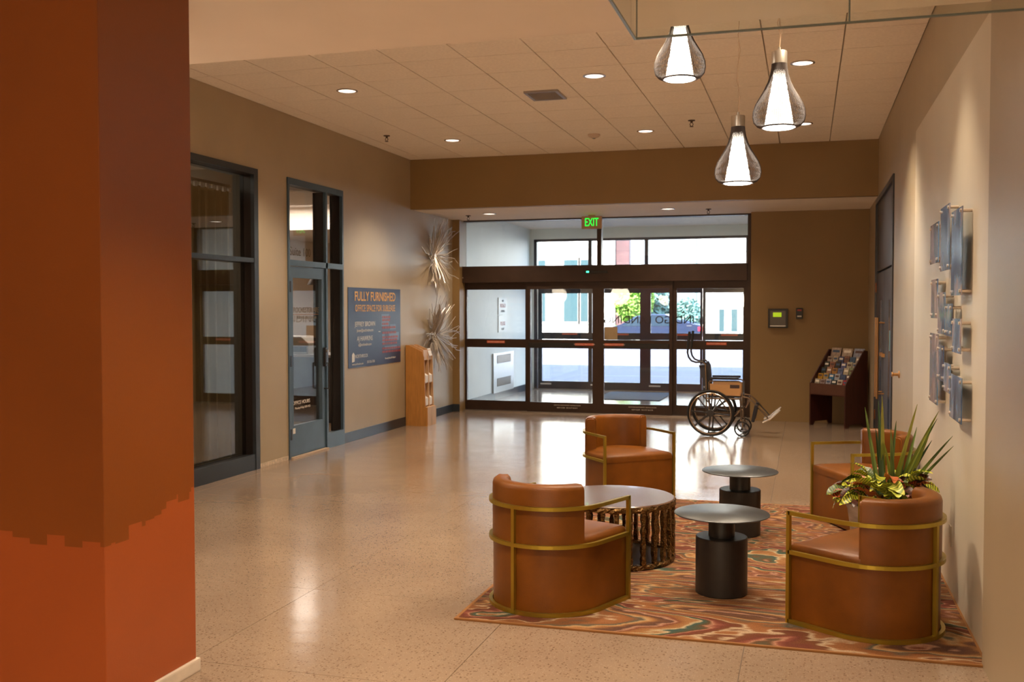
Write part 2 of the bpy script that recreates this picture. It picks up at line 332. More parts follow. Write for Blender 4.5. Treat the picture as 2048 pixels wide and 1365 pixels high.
# ------------------------------------------------------------------ entrance doors
def rect_frame(mb, x0, x1, z0, z1, t, y0, y1):
    mb.box(x0, x0+t, y0, y1, z0, z1).box(x1-t, x1, y0, y1, z0, z1).box(x0+t, x1-t, y0, y1, z1-t, z1).box(x0+t, x1-t, y0, y1, z0, z0+t)
ORS = mat('orange_sticker', srgb(205, 92, 60), 0.6); WHT = mat('white_print', srgb(225, 215, 200), 0.6); BLKP = mat('black_print', srgb(35, 38, 40), 0.6)
STEEL = mat('steel', srgb(170, 165, 158), 0.3, metal=0.9)
def entrance(name, Y, xl, xr, ztop, leaves, fm, trans_mull, near):
    d = sempty(name)
    f = MB().box(xl, xl+.06, Y-.06, Y+.10, 0, ztop).box(xr-.06, xr, Y-.06, Y+.10, 0, ztop).box(xl, xr, Y-.06, Y+.10, ztop-.045, ztop)
    for m_ in trans_mull: f.box(m_-.035, m_+.035, Y-.05, Y+.08, 2.33, ztop-.045)
    f.build('door_frame', fm, d)
    MB().box(xl+.06, xr-.06, Y-.13 if near else Y-.05, Y+.10, 2.07, 2.33, bev=.006).build('header_box', fm, d)
    ms = [xl+.06] + [q for q in trans_mull] + [xr-.06]
    for a, b in zip(ms, ms[1:]): MB().box(a, b, Y+.01, Y+.018, 2.33, ztop-.045).build('transom_pane', GL, d)
    for k, (a, b, ga, gb) in enumerate(leaves):
        y = Y - .035 if k in (1, 2) else Y + .035
        lf = MB()
        lf.box(a, ga, y-.025, y+.025, 0.02, 2.07).box(gb, b, y-.025, y+.025, 0.02, 2.07)
        lf.box(ga, gb, y-.025, y+.025, 1.96, 2.07).box(ga, gb, y-.025, y+.025, 1.03, 1.165).box(ga, gb, y-.025, y+.025, 0.02, 0.172)
        o = lf.build('door_leaf', fm, d)
        MB().box(ga, gb, y-.004, y+.004, 1.165, 1.96).build('glass_pane', GL, o)
        MB().box(ga, gb, y-.004, y+.004, 0.172, 1.03).build('glass_pane', GL, o)
        if k in (1, 2) and near: MB().box(ga-.02 if k == 1 else ga+.13, gb-.13 if k == 1 else gb, y-.065, y-.025, 1.045, 1.115, bev=.006).build('push_bar', BLK, o)
        # stickers
        yy = y-.027
        if near:
            sxc = {0: (ga+gb)/2, 1: gb-.12, 2: ga+.17, 3: (ga+gb)/2+.1}[k]
            st = MB().box(sxc-.15, sxc+.15, yy-.001, yy, 1.075 if k in (1, 2) else 1.1, 1.115 if k in (1, 2) else 1.14).build('caution_sticker', ORS, o)
            text('sticker_text', 'CAUTION SLIDING DOOR' if k in (0, 3) else 'IN EMERGENCY PUSH TO OPEN', 0.026, (sxc, yy-.0015, 1.119 if k in (0, 3) else 1.095), RB, WHT, st, sx=0.9)
            if k in (1, 2):
                st.location.y = -.042
                text('notice_text', 'CAUTION AUTOMATIC SLIDING DOOR', 0.024, ((ga+gb)/2+.1, yy-.001, 0.13), RB, WHT, o)
                text('notice_text', 'KEEP CLEAR   DO NOT BLOCK', 0.024, ((ga+gb)/2+.1, yy-.001, 0.09), RB, WHT, o)
        else:
            sxc = (ga+gb)/2 + .1
            MB().box(sxc-.16, sxc+.16, yy-.001, yy, 1.12, 1.15).build('caution_sticker', ORS, o)
            MB().box(ga-.03, ga+.2, yy-.001, yy, 0.1, 0.13).build('notice_strip', WHT, o)
    MB().box(xl, xr, Y-.09, Y+.12, 0, 0.02).build('threshold', STEEL, d)
    return d
YD = 15.51
LV = [(-5.37, -4.21, -5.29, -4.305), (-4.26, -3.115, -4.205, -3.20), (-3.115, -1.96, -3.02, -2.01), (-2.01, -0.85, -1.905, -0.905)]
d1 = entrance('door_1', YD, -5.432, -0.79, 3.095, LV, FRB, [-3.10], True)
lv = [c for c in d1.children if c.name.startswith('door_leaf')]
# mirrored lettering on the street face of the glass
RM = (PI/2, 0, PI)
text('glass_lettering', 'INDIGO LANDING', 0.165, (-2.33, YD-.026, 1.475), RM, BLKP, d1, sx=1.02)
text('glass_lettering', 'HOTEL', 0.10, (-2.80, YD-.026, 1.625), RM, BLKP, d1, sx=1.1)
MB().box(-3.015, -2.81, YD-.041, YD-.0395, 1.17, 1.37).build('paper_notice', mat('kraft_paper', srgb(172, 148, 112), 0.8, noise=.08), d1)
sn = MB().box(-3.32, -2.95, YD-.17, YD-.13, 2.20, 2.24, bev=.008).build('door_sensor', BLK, d1)
MB().box(-3.275, -3.235, YD-.174, YD-.169, 2.21, 2.235).build('status_light', mat('green_lamp', (0, .6, .2), emit=(0.05, 1, .35), estr=3), sn)
MB().box(-5.42, -5.3, YD-.132, YD-.13, 2.14, 2.16).build('maker_plate', STEEL, d1)
Y2 = 20.0
LV2 = [(-5.28, -4.185, -5.2, -4.232), (-4.185, -3.065, -4.14, -3.169), (-3.065, -1.95, -2.96, -1.991), (-1.95, -1.12, -1.895, -1.18)]
entrance('door_2', Y2, -5.35, -1.07, 3.06, LV2, FRB2, [-4.19, -3.05], False)
# ------------------------------------------------------------------ vestibule shell
struct('wall_vestibule_left', MB().box(XL, XL+.01, 15.62, 20.2, 0, 3.3), VEST)
struct('wall_vestibule_right', MB().box(-0.79, -0.6, 15.6, 20.2, 0, 3.3), VEST)
struct('ceiling_vestibule', MB().box(-5.6, -0.6, 15.62, 20.3, 3.27, 3.45), DRY)
struct('wall_vestibule_back', MB().box(-5.43, -0.8, 19.94, 20.1, 3.06, 3.27).box(-1.07, -0.8, 19.94, 20.1, 0, 3.06).box(-5.44, -5.35, 19.94, 20.2, 0, 3.06), VEST)
struct('floor_vestibule', MB().box(-5.6, -0.6, 15.6, 20.2, -.12, 0), TERR)
struct('baseboard_vestibule', MB().box(XL+.01, XL+.022, 15.65, 19.9, 0, 0.13), BASEB)
tag(MB().box(-3.7, -2.5, 18.0, 19.7, 0, 0.012, bev=.004).build('door_mat', mat('mat_ribbed', srgb(62, 66, 70), 0.95, noise=.2, nscale=90, bump=.6, bscale=200)), 'dark grey entrance mat on the floor between the two sets of sliding doors', 'mat')
hp = thing('wall_heater', 'brushed steel heater panel with two louvred grilles low on the wall between the door sets', 'heater', (XL+.01, 17.98, 0.12))
MB().box(0, .03, -.645, .645, 0, .72, bev=.004).build('panel', mat('brushed_steel', srgb(188, 190, 190), .32, metal=.85, stretch=(1, 40, 1), noise=.1, nscale=5), hp)
for zc in (.12, .54):
    g = MB()
    for i in range(22): g.box(.03, .036, -.42+i*.04, -.40+i*.04, zc, zc+.13)
    MB().box(.030, .0315, -.44, .46, zc-.01, zc+.14).build('grille_recess', BLK, hp)
    for i in range(22): pass
    stuff(g.build('grille_louvres', STEEL, hp))
for z_, lab in ((1.545, 'upper'), (1.215, 'lower')):
    s_ = thing('wall_notice', 'white printed notice, the %s of two on the wall between the door sets' % lab, 'sign', (XL+.012, 17.96, z_), group='notices between the door sets')
    MB().box(0, .012, -.27, .27, 0, .31).build('board', mat('notice_board', srgb(225, 228, 225), .4), s_)
    text('print', 'WEST' if lab == 'upper' else '', .05, (.013, 0, .25), RL, BLKP, s_) if lab == 'upper' else None
    text('print', 'INDIGO' if lab == 'upper' else 'PLEASE', .1, (.013, 0, .16), RL, mat('red_print', srgb(200, 110, 105), .6), s_)
    text('print', 'LANDING' if lab == 'upper' else 'ALERT', .06, (.013, 0, .06), RL, BLKP, s_)

# ------------------------------------------------------------------ storefront window (left wall)
RV = mat('deep_jamb', srgb(30, 24, 22), 0.4)
w1 = sempty('window_1')
f = MB().box(XL-.02, XL+.02, 9.19, 9.27, 0, 3.09).box(XL-.02, XL+.02, 6.2, 9.19, 3.03, 3.09).box(XL-.02, XL+.02, 6.2, 6.28, 0, 3.03).box(XL-.02, XL+.012, 6.28, 9.19, 2.13, 2.175).box(XL-.02, XL+.012, 6.28, 9.19, 0, 0.16)
f.build('window_frame', BASEB, w1)
MB().box(XL-.15, XL-.02, 9.20, 9.27, 0, 3.09).box(XL-.15, XL-.02, 6.2, 9.2, 3.03, 3.09).box(XL-.15, XL-.02, 6.28, 9.2, 2.13, 2.17).box(XL-.15, XL-.02, 6.2, 9.2, 0, .15).build('inner_frame', RV, w1)
MB().box(XL-.11, XL-.104, 6.28, 9.2, .15, 2.13).build('glass_pane', GL2, w1)
MB().box(XL-.11, XL-.104, 6.28, 9.2, 2.17, 3.03).build('glass_pane', GL2, w1)
# curtain
cu = thing('window_curtain', 'olive brown pleated curtain on a track behind the tall dark-framed window', 'curtain', (XL-.28, 7.7, 0))
b = MB(); N = 260; lo = []; hi = []
for i in range(N+1):
    y = -1.45 + 2.95*i/N; a = .035*math.sin(i*.55+.8*math.sin(i*.11)) + .012*math.sin(i*1.7)
    lo.append(b.bm.verts.new((a*1.2, y, .06))); hi.append(b.bm.verts.new((a, y, 2.86)))
for i in range(N): b.bm.faces.new((lo[i], lo[i+1], hi[i+1], hi[i]))
b.build('fabric', mat('curtain_cloth', srgb(150, 132, 98), 0.9, noise=.12, nscale=3, stretch=(1, 12, .3)), cu, smooth=True)
MB().box(-.02, .02, -1.5, 1.5, 2.9, 2.93).build('track', STEEL, cu)
hk = MB().box(.0, .02, -.02, .02, 2.85, 2.9).mesh('curtain_hook', mat('hook_white', srgb(215, 210, 200), .5))
for i in range(30): link('curtain_hook', hk, cu, (0.01, -1.42+i*.1, 0))
struct('wall_shop', MB().box(-8.2, -8.0, 5.9, 9.6, 0, 3.8).box(-8.2, XL-.15, 9.42, 9.52, 0, 3.8).box(-8.2, XL-.15, 5.9, 6.0, 0, 3.8).box(-8.2, XL-.15, 5.9, 9.5, 3.5, 3.6).box(-8.2, XL-.15, 5.9, 9.5, -.1, 0), mat('shop_paint', srgb(120, 108, 92), .8))

# ------------------------------------------------------------------ office door (left wall)
d3 = sempty('door_3')
f = MB().box(XL-.02, XL+.015, 9.90, 9.935, 0, 3.09).box(XL-.02, XL+.015, 11.235, 11.27, 0, 3.09).box(XL-.02, XL+.015, 9.935, 11.235, 3.02, 3.09).box(XL-.02, XL+.015, 10.80, 10.84, 0, 3.02)
f.box(XL-.02, XL+.015, 9.935, 11.235, 2.13, 2.195).box(XL-.02, XL+.015, 10.84, 11.235, 0, .18)
f.build('door_frame', BLUE, d3)
MB().box(XL-.15, XL-.02, 10.79, 10.85, 0, 3.02).box(XL-.15, XL-.02, 11.23, 11.27, 0, 3.09).box(XL-.15, XL-.02, 9.9, 9.93, 0, 3.09).box(XL-.15, XL-.02, 9.93, 11.23, 3.03, 3.09).box(XL-.15, XL-.02, 10.84, 11.23, 0, .16).box(XL-.15, XL-.02, 9.93, 11.23, 2.14, 2.185).build('inner_frame', RV, d3)
GL4 = glass('office_glass', (0.9, 0.9, 0.9), 1.7)
for (a, b_, c, e) in ((9.93, 10.79, 2.185, 3.03), (10.85, 11.23, 2.185, 3.03), (10.85, 11.23, .16, 2.14)):
    MB().box(XL-.125, XL-.119, a, b_, c, e).build('glass_pane', GL4, d3)
lf = MB().box(XL-.05, XL, 9.94, 10.02, .02, 2.125).box(XL-.05, XL, 10.71, 10.795, .02, 2.125).box(XL-.05, XL, 10.02, 10.71, 2.0, 2.125).box(XL-.05, XL, 10.02, 10.71, .02, .36)
o = lf.build('door_leaf', BLUE, d3)
MB().box(XL-.045, XL-.039, 10.02, 10.71, .36, 2.0).build('glass_pane', GL4, o)
hn = MB().tube([(XL, 10.76, 1.02), (XL+.06, 10.76, 1.02), (XL+.06, 10.76, .8), (XL+.06, 10.76, .72), (XL, 10.76, .72)], .010, sq=False).box(XL, XL+.035, 10.735, 10.785, .98, 1.20, bev=.008).build('door_handle', BLK, o)
MB().lathe([(0, 0), (.016, 0), (.016, .02), (0, .02)], 12).xf(Matrix.Translation((XL+.035, 10.76, 1.16)) @ Matrix.Rotation(PI/2, 4, 'Y')).build('keypad_knob', STEEL, o)
for z_ in (1.9, 1.08, .27): MB().box(XL-.01, XL+.02, 9.925, 9.955, z_-.06, z_+.06).build('hinge', BLK, d3)
MB().box(XL-.02, XL+.04, 9.93, 10.8, 0, .018).build('threshold', mat('sill', srgb(190, 165, 140), .5), d3)
LGR = mat('frosted_letter', srgb(120, 108, 92), .6)
text('glass_lettering', 'Suite 100', .135, (XL-.117, 10.42, 2.30), RL, LGR, d3, sx=1.0)
text('glass_lettering', 'ROCHESTER AREA', .085, (XL-.037, 10.43, 1.64), RL, LGR, d3, sx=.95)
MB().box(XL-.0385, XL-.0375, 10.06, 10.70, 1.588, 1.594).build('lettering_rule', mat('copper_line', srgb(150, 100, 60), .5), d3)
text('glass_lettering', 'BUILDERS ASSOCIATION', .042, (XL-.037, 10.41, 1.555), RL, LGR, d3)
text('glass_lettering', 'OFFICE HOURS', .06, (XL-.037, 10.27, .60), RL, WHT, d3)
text('glass_lettering', 'Monday-Friday 8:00-4:30', .036, (XL-.037, 10.30, .54), RL, WHT, d3)
dc = MB().box(XL, XL+.001, 10.0, 10.055, .27, .33).build('door_decal', WHT, o)
# office beyond
OFW = mat('office_wall', srgb(226, 214, 200), .6, noise=.02)
struct('wall_office', MB().box(-9.9, -9.7, 9.5, 19, 0, 3.6).box(-9.8, XL-.15, 18.9, 19, 0, 3.6).box(-9.8, XL-.15, 9.53, 9.62, 0, 3.6), OFW)
struct('ceiling_office', MB().box(-9.9, XL-.15, 9.5, 19, 3.4, 3.5).box(-9.7, XL-.3, 11.6, 13.2, 3.15, 3.4).box(-9.7, XL-.3, 15.6, 19, 3.0, 3.4), OFW)
struct('floor_office', MB().box(-9.9, XL-.1, 9.5, 19, -.1, 0), mat('office_carpet', srgb(130, 108, 84), .9, noise=.1, nscale=60))
ct = thing('reception_counter', 'dark reception counter with pale worktop inside the office behind the glass door', 'counter', (-7.15, 13.65, 0), -.1)
MB().box(-.9, .9, -.35, .35, 0, .95, bev=.01).build('front', mat('counter_front', srgb(70, 62, 58), .5, noise=.1), ct)
MB().box(-.95, .95, -.4, .4, .95, .99, bev=.006).build('worktop', mat('counter_top', srgb(190, 190, 190), .3), ct)
pr_ = thing('office_printer', 'grey printer on the counter inside the office behind the glass door', 'printer', (-7.22, 13.55, .99), -.1)
MB().prism([(-.25, 0), (.25, 0), (.25, .16), (.12, .26), (-.25, .26)], -.2, .2, axis='y', bev=.01).build('housing', mat('printer_grey', srgb(180, 176, 168), .5), pr_)
MB().box(-.22, .22, -.215, -.2, .03, .11).build('paper_tray', BLK, pr_)
pl = thing('office_pendant', 'small dark cone pendant lamp hanging inside the office behind the glass door', 'lamp', (-6.79, 13.2, 2.0))
MB().lathe([(.02, .2), (.03, .19), (.13, .0), (.125, 0), (.02, .17)], 24).build('shade', mat('dark_shade', srgb(70, 58, 50), .4), pl, smooth=True)
MB().tube([(0, 0, .2), (0, 0, 1.1)], .005, 6).build('cord', BLK, pl)
MB().lathe([(0, .02), (.05, .03), (.05, .06), (0, .1)], 16).build('bulb', mat('bulb_on', (1, .9, .8), emit=(1, .85, .65), estr=12), pl, smooth=True)

# ------------------------------------------------------------------ door in right wall
d4 = sempty('door_4')
DK = mat('dark_door', srgb(52, 50, 54), .35, noise=.15, nscale=4); GOLD = mat('brass_pull', srgb(186, 140, 90), .35, metal=.8)
MB().box(XR-.015, XR+.1, 11.0, 11.06, 0, 3.03).box(XR-.015, XR+.1, 13.69, 13.75, 0, 3.03).box(XR-.015, XR+.1, 11.06, 13.69, 2.97, 3.03).build('door_frame', DK, d4)
MB().box(XR+.01, XR+.05, 11.06, 13.69, 2.12, 2.97).build('transom_panel', DK, d4)
for a, b_, hy, py in ((11.06, 12.365, 11.06, 12.22), (12.385, 13.69, 13.69, 12.53)):
    lf = MB().box(XR+.005, XR+.05, a, b_, .01, 2.09, bev=.003).build('door_leaf', DK, d4)
    MB().box(XR+.0035, XR+.0055, a+.35, a+.62 if a < 12 else a+.55, .35, 1.75).build('vision_panel', mat('blue_lite', srgb(84, 104, 130), .12, spec=.8), lf)
    MB().tube([(XR-.07, py, .62), (XR-.07, py, 1.55)], .014, 10).tube([(XR+.005, py, .68), (XR-.07, py, .68)], .009, 8).tube([(XR+.005, py, 1.49), (XR-.07, py, 1.49)], .009, 8).build('door_handle', GOLD, lf, smooth=True)
    MB().box(XR-.03, XR+.005, py-.05, py+.02, 1.1, 1.14).build('lock', GOLD, lf)
    for z_ in (.3, 1.15, 1.92): MB().box(XR-.012, XR+.006, hy-.03, hy+.03, z_-.06, z_+.06).build('hinge', mat('hinge_brown', srgb(120, 72, 42), .4, metal=.6), d4)
    if a < 12: MB().box(XR+.002, XR+.0035, a+.36, a+.46, 1.2, 1.42).build('door_sticker', mat('sticker_teal', srgb(130, 175, 180), .5), lf)
struct('wall_behind_door', MB().box(XR+.06, XR+.16, 11.0, 13.75, 0, 3.03), DK)

# ------------------------------------------------------------------ downlights, sprinklers, vent, smoke detector, exit sign
def downlight(x, y, z, lab):
    t = thing('downlight', lab, 'ceiling light', (x, y, z), group='recessed ceiling lights')
    MB().lathe([(.085, 0), (.102, 0), (.104, -.006), (.086, -.009), (.083, -.004), (.083, .0)], 32).build('trim_ring', mat('chrome_ring', srgb(215, 208, 200), .25, metal=.6), t, smooth=True)
    MB().lathe([(0, -.0045), (.083, -.0045), (.083, -.002), (0, -.002)], 32).build('lens', mat('lamp_lens', (1, .9, .8), emit=(1, .80, .66), estr=1.6), t)
    return t
names = ['recessed downlight in the tiled ceiling, nearest on the left', 'recessed downlight in the tiled ceiling, left of the pendants by the air vent', 'recessed downlight in the tiled ceiling just right of the pendants',
         'recessed downlight far left near the dropped soffit', 'recessed downlight in front of the soffit, middle of the far row', 'recessed downlight partly behind the right-hand pendant, far row']
for (x, y), n_ in zip(DOWN, names): downlight(x, y, HC-.006, n_)
for (x, y), n_ in zip(SOFF, ('small downlight in the low soffit left of the exit sign', 'small downlight in the low soffit right of the exit sign')): downlight(x, y, HS, n_)
def sprinkler(x, y, z, lab):
    t = thing('sprinkler_head', lab, 'sprinkler', (x, y, z), group='ceiling sprinklers')
    m_ = mat('sprinkler_metal', srgb(92, 70, 52), .4, metal=.6)
    MB().lathe([(0, 0), (.04, 0), (.038, -.008), (.014, -.012), (.012, -.03), (0, -.03)], 20).build('escutcheon', m_, t, smooth=True)
    MB().tube([(-.012, 0, -.03), (-.018, 0, -.05), (-.004, 0, -.07)], .004, 6).tube([(.012, 0, -.03), (.018, 0, -.05), (.004, 0, -.07)], .004, 6).build('frame', m_, t)
    MB().lathe([(0, -.07), (.022, -.07), (.022, -.074), (0, -.074)], 16).build('deflector', m_, t)
sprinkler(-4.95, 11.5, HC-.006, 'dark sprinkler head in the tiled ceiling on the left by the wall')
sprinkler(-1.26, 11.54, HC-.006, 'dark sprinkler head in the tiled ceiling behind the pendants')
sprinkler(-4.95, 14.6, HS, 'sprinkler head in the soffit left of the entrance doors'); sprinkler(-1.35, 14.6, HS, 'sprinkler head in the soffit right of the exit sign')
t = thing('smoke_detector', 'round white smoke detector on the far part of the tiled ceiling', 'smoke detector', (-2.5, 12.14, HC-.006))
MB().lathe([(0, 0), (.075, 0), (.075, -.015), (.06, -.03), (.03, -.045), (0, -.045)], 28).build('housing', mat('detector_white', srgb(214, 190, 168), .5), t, smooth=True)
MB().lathe([(0, -.045), (.018, -.045), (.016, -.055), (0, -.055)], 14).build('sensor', STEEL, t)
t = thing('air_vent', 'square grey ceiling air vent set in the tiles', 'vent', (-2.495, 9.74, HC-.006))
v = MB().box(-.17, .17, -.20, -.17, -.02, 0).box(-.17, .17, .17, .20, -.02, 0).box(-.17, -.14, -.17, .17, -.02, 0).box(.14, .17, -.17, .17, -.02, 0).build('vent_frame', mat('vent_metal', srgb(165, 155, 148), .4, metal=.5), t)
sl_ = MB().box(-.14, .14, -.008, .008, -.014, -.010).xf(Matrix.Rotation(.5, 4, 'X')).mesh('louvre', MATS['vent_metal'])
for i in range(11): link('louvre', sl_, t, (0, -.15+i*.03, 0))
MB().box(-.14, .14, -.17, .17, -.003, -.001).build('backing', mat('vent_dark', srgb(90, 80, 72), .7), t)
ex = thing('exit_sign', 'beige exit sign with glowing green letters hanging over the doors', 'exit sign', (-3.13, 15.05, 2.86))
MB().box(-.155, .155, -.022, .022, 0, .19, bev=.005).build('housing', mat('sign_beige', srgb(190, 150, 116), .5), ex)
MB().box(-.05, .05, -.02, .02, .19, .21).build('mount', mat('sign_beige', srgb(190, 150, 116), .5), ex)
text('letters', 'EXIT', .175, (0, -.0235, .095), RB, mat('exit_green', (0, .5, .05), emit=(0.0, 1.0, .06), estr=1.1), ex, sx=.60, bold=.0)

# ------------------------------------------------------------------ poster
po = thing('lease_poster', 'dark blue office space poster with orange heading on the left wall', 'poster', (XL, 12.245, 1.4225))
MB().box(0, .006, -.84, .83, -.507, .5).build('board', mat('poster_blue', srgb(46, 60, 92), .42, noise=.08, nscale=2), po)
OY = mat('poster_orange', srgb(222, 164, 84), .5); PW = mat('poster_white', srgb(222, 216, 210), .5); PR = mat('poster_red', srgb(150, 60, 60), .5); PB = mat('poster_pale', srgb(92, 112, 138), .4)
text('heading', 'FULLY FURNISHED', .165, (.0065, 0, .385), RL, OY, po, sx=.96, bold=.003)
text('heading', 'OFFICE SPACE FOR SUBLEASE', .122, (.0065, 0, .235), RL, OY, po, sx=.80, bold=.001)
text('contact', 'JEFFREY BROWN', .088, (.0065, -.34, .035), RL, PW, po, sx=.95)
text('contact', 'jbrown@northrockre.com', .052, (.0065, -.34, -.045), RL, PW, po, sx=.9)
text('contact', 'AJ HAWKINS', .088, (.0065, -.35, -.15), RL, PW, po, sx=.95)
text('contact', 'aj@northrockre.com', .052, (.0065, -.35, -.225), RL, PW, po, sx=.9)
text('logo_text', 'NORTHROCK', .062, (.0065, -.46, -.37), RL, PW, po)
text('logo_text', 'REAL ESTATE', .028, (.0065, -.47, -.415), RL, PB, po)
MB().prism([(-.74, -.44), (-.665, -.43), (-.665, -.34), (-.70, -.315), (-.74, -.345)], .006, .008, axis='x').build('logo_mark', PW, po)
text('footer', 'www.northrockre.com', .04, (.0065, -.57, -.465), RL, PW, po, sx=.9)
text('footer', '507-536-7700', .048, (.0065, -.17, -.455), RL, PW, po, sx=.9)
text('footer', 'Blooming Prairie 507 438-6513', .034, (.0065, .47, -.435), RL, PW, po, sx=.85)
for i, (y, z, w_, h_) in enumerate(((.25, .05, .26, .16), (.54, 0.0, .2, .07), (.26, -.17, .1, .12), (.5, -.15, .35, .11), (.35, -.27, .42, .05))):
    MB().box(.006, .0066, y-.08, y+w_-.08, z-.05, z+h_-.05).build('picture_patch', PB, po)
rr = random.Random(3)
for z in (.12, .08, .03, -.02, -.09, -.15, -.19, -.235, -.30, -.345):
    y = .2
    while y < (.75 if z < -.28 else .66 if z < -.05 or z < .0 else .42):
        w_ = rr.uniform(.03, .09); MB().box(.0066, .0074, y, y+w_, z-.014, z+.014).build('red_print', PR, po); y += w_+.015
MB().box(.006, .007, .075, .14, -.075, -.065).build('dash', PW, po)

# ------------------------------------------------------------------ twig wall sculptures
TW = mat('twig_silver', srgb(196, 184, 170), .35, metal=.35, noise=.2, nscale=5)
def twig_art(cy, cz, lab, seed):
    r = random.Random(seed)
    t = thing('twig_sculpture', lab, 'wall art', (XL+.002, cy, cz), group='silver twig wall sculptures')
    MB().lathe([(0, 0), (.05, 0), (.05, .06), (0, .06)], 12).xf(Matrix.Rotation(PI/2, 4, 'Y')).build('boss', TW, t)
    for i in range(110):
        up = r.random() < .5
        if i % 6 == 0: a = r.choice((0, PI)) + r.uniform(-.5, .5); L = r.uniform(.25, .55)
        else: a = (PI/2 if up else -PI/2) + r.gauss(0, .55); L = r.uniform(.3, .52)
        out = r.uniform(.03, .2); pts = []
        st = r.uniform(.0, .12)
        px_, pz_ = r.uniform(-.06, .06), r.uniform(-.06, .06); wob = r.uniform(-.5, .5)
        for k in range(6):
            q = k/5; aa = a + wob*(q-.5)*.7 + r.uniform(-.08, .08)
            d = st + L*q
            pts.append((.045+out*q, px_+math.cos(aa)*d*1.15, pz_+math.sin(aa)*d))
        MB().tube(pts, [.0075, .007, .0065, .006, .0055, .004], 5).build('twig', TW, t, smooth=True)
twig_art(14.33, 2.45, 'spiky silver twig wall sculpture, the upper of the two', 11)
twig_art(14.33, 1.27, 'spiky silver twig wall sculpture, the lower one behind the wooden stand', 23)

# ------------------------------------------------------------------ wooden brochure stand at left wall
OAK = mat('oak_veneer', srgb(190, 132, 66), .45, noise=.14, nscale=6, stretch=(6, 6, .8)); OAKL = mat('oak_pale', srgb(206, 164, 120), .5, noise=.1, nscale=8, stretch=(6, 6, .8))
bs = thing('leaflet_stand', 'tall narrow light wood leaflet stand against the left wall by the baseboard', 'display stand', (XL+.013, 13.24, 0))
prof = [(0, 0), (.33, 0), (.33, .26), (.295, .275), (.28, .97), (.25, 1.05), (.05, 1.14), (0, 1.14)]
for y in (0, .155, .325):
    p = MB().prism([(a, b) for a, b in prof], y, y+.015, axis='y'); p.build('side_panel' if y != .155 else 'divider', OAK if y == 0 else OAKL, bs)
MB().box(.0, .012, .015, .325, 0, 1.13).build('back_panel', OAKL, bs)
MB().box(.315, .33, .015, .325, 0.0, .26).box(.285, .33, .015, .325, .26, .27).build('front_panel', OAKL, bs)
for z in (.28, .60, .93): MB().box(.012, .275, .015, .325, z, z+.012).build('shelf', OAKL, bs)
for z in (.292, .612, .942):
    for y in (.02, .175):
        MB().prism([(.262, z), (.272, z), (.215 if z < .9 else .26, z+.13), (.205 if z < .9 else .25, z+.13)], y, y+.145, axis='y').build('pocket_front', OAKL, bs)
WP = mat('white_paper', srgb(238, 232, 226), .7)
k = 0
for z, row in ((.292, 'bottom'), (.612, 'middle')):
    for y, sd in ((.03, 'near'), (.185, 'far')):
        lf = tag(MB().prism([(.265, 0), (.274, 0), (.274, .10), (.225, .13)], 0, .09, axis='y').build('leaflet', WP, None, loc=(XL+.013+.012, 13.24+y+.02, z)), 'white folded leaflet in the %s slot, %s row of the light wood stand' % (sd, row), 'leaflet', 'leaflets in the wooden stand')
tag(MB().box(-.055, .055, -.001, .001, 0, .11).xf(Matrix.Rotation(-.3, 4, 'X')).build('name_card', WP, None, loc=(XL+.013+.283, 13.49, .985)), 'white card standing at the top front of the light wood stand', 'card').rotation_euler = (0, 0, PI/2)

# ------------------------------------------------------------------ wall devices
t = thing('alarm_panel', 'square black alarm panel with green screen on the back wall', 'alarm panel', (-.40, 15.25, 1.51))
MB().box(-.14, .14, -.05, 0, -.14, .14, bev=.006).build('case', mat('panel_black', srgb(38, 32, 26), .4), t)
MB().box(-.11, .11, -.053, -.05, -.1, .11).build('door_glass', mat('panel_inner', srgb(80, 66, 46), .3), t)
MB().box(-.07, .05, -.056, -.052, .02, .085).build('screen', mat('lcd_green', (.3, .4, 0), emit=(.42, .6, .02), estr=.5), t)
MB().box(-.11, .11, -.056, -.052, -.118, -.105).build('key_strip', STEEL, t)
t = thing('card_reader', 'small black card reader with red top beside the alarm panel', 'card reader', (-.10, 15.25, 1.58))
MB().box(-.048, .048, -.035, 0, -.08, .08, bev=.01).build('case', MATS['panel_black'], t)
MB().box(-.03, .03, -.038, -.034, .035, .06).build('red_stripe', mat('red_lamp', srgb(170, 40, 30), .4), t)
MB().box(-.03, .03, -.038, -.034, -.05, -.03).build('label_strip', WHT, t)
t = thing('door_stop', 'small brass door holder on the right wall beyond the picture tiles', 'door stop', (XR, 10.2, 1.03))
MB().lathe([(0, 0), (.035, 0), (.035, .01), (.014, .015), (.014, .05), (.024, .06), (.024, .07), (0, .075)], 18).xf(Matrix.Rotation(-PI/2, 4, 'Y')).build('plunger', GOLD, t, smooth=True)
t = thing('wall_outlet', 'ivory wall outlet low on the pale wall panel behind the near chair', 'outlet', (.82, 6.35, .33))
MB().box(-.006, 0, -.04, .04, -.06, .06, bev=.002).build('cover_plate', mat('ivory', srgb(190, 172, 148), .4), t)
for z_ in (-.025, .025): MB().box(-.0075, -.006, -.015, .015, z_-.014, z_+.014).build('socket', mat('ivory', srgb(190, 172, 148), .4), t)

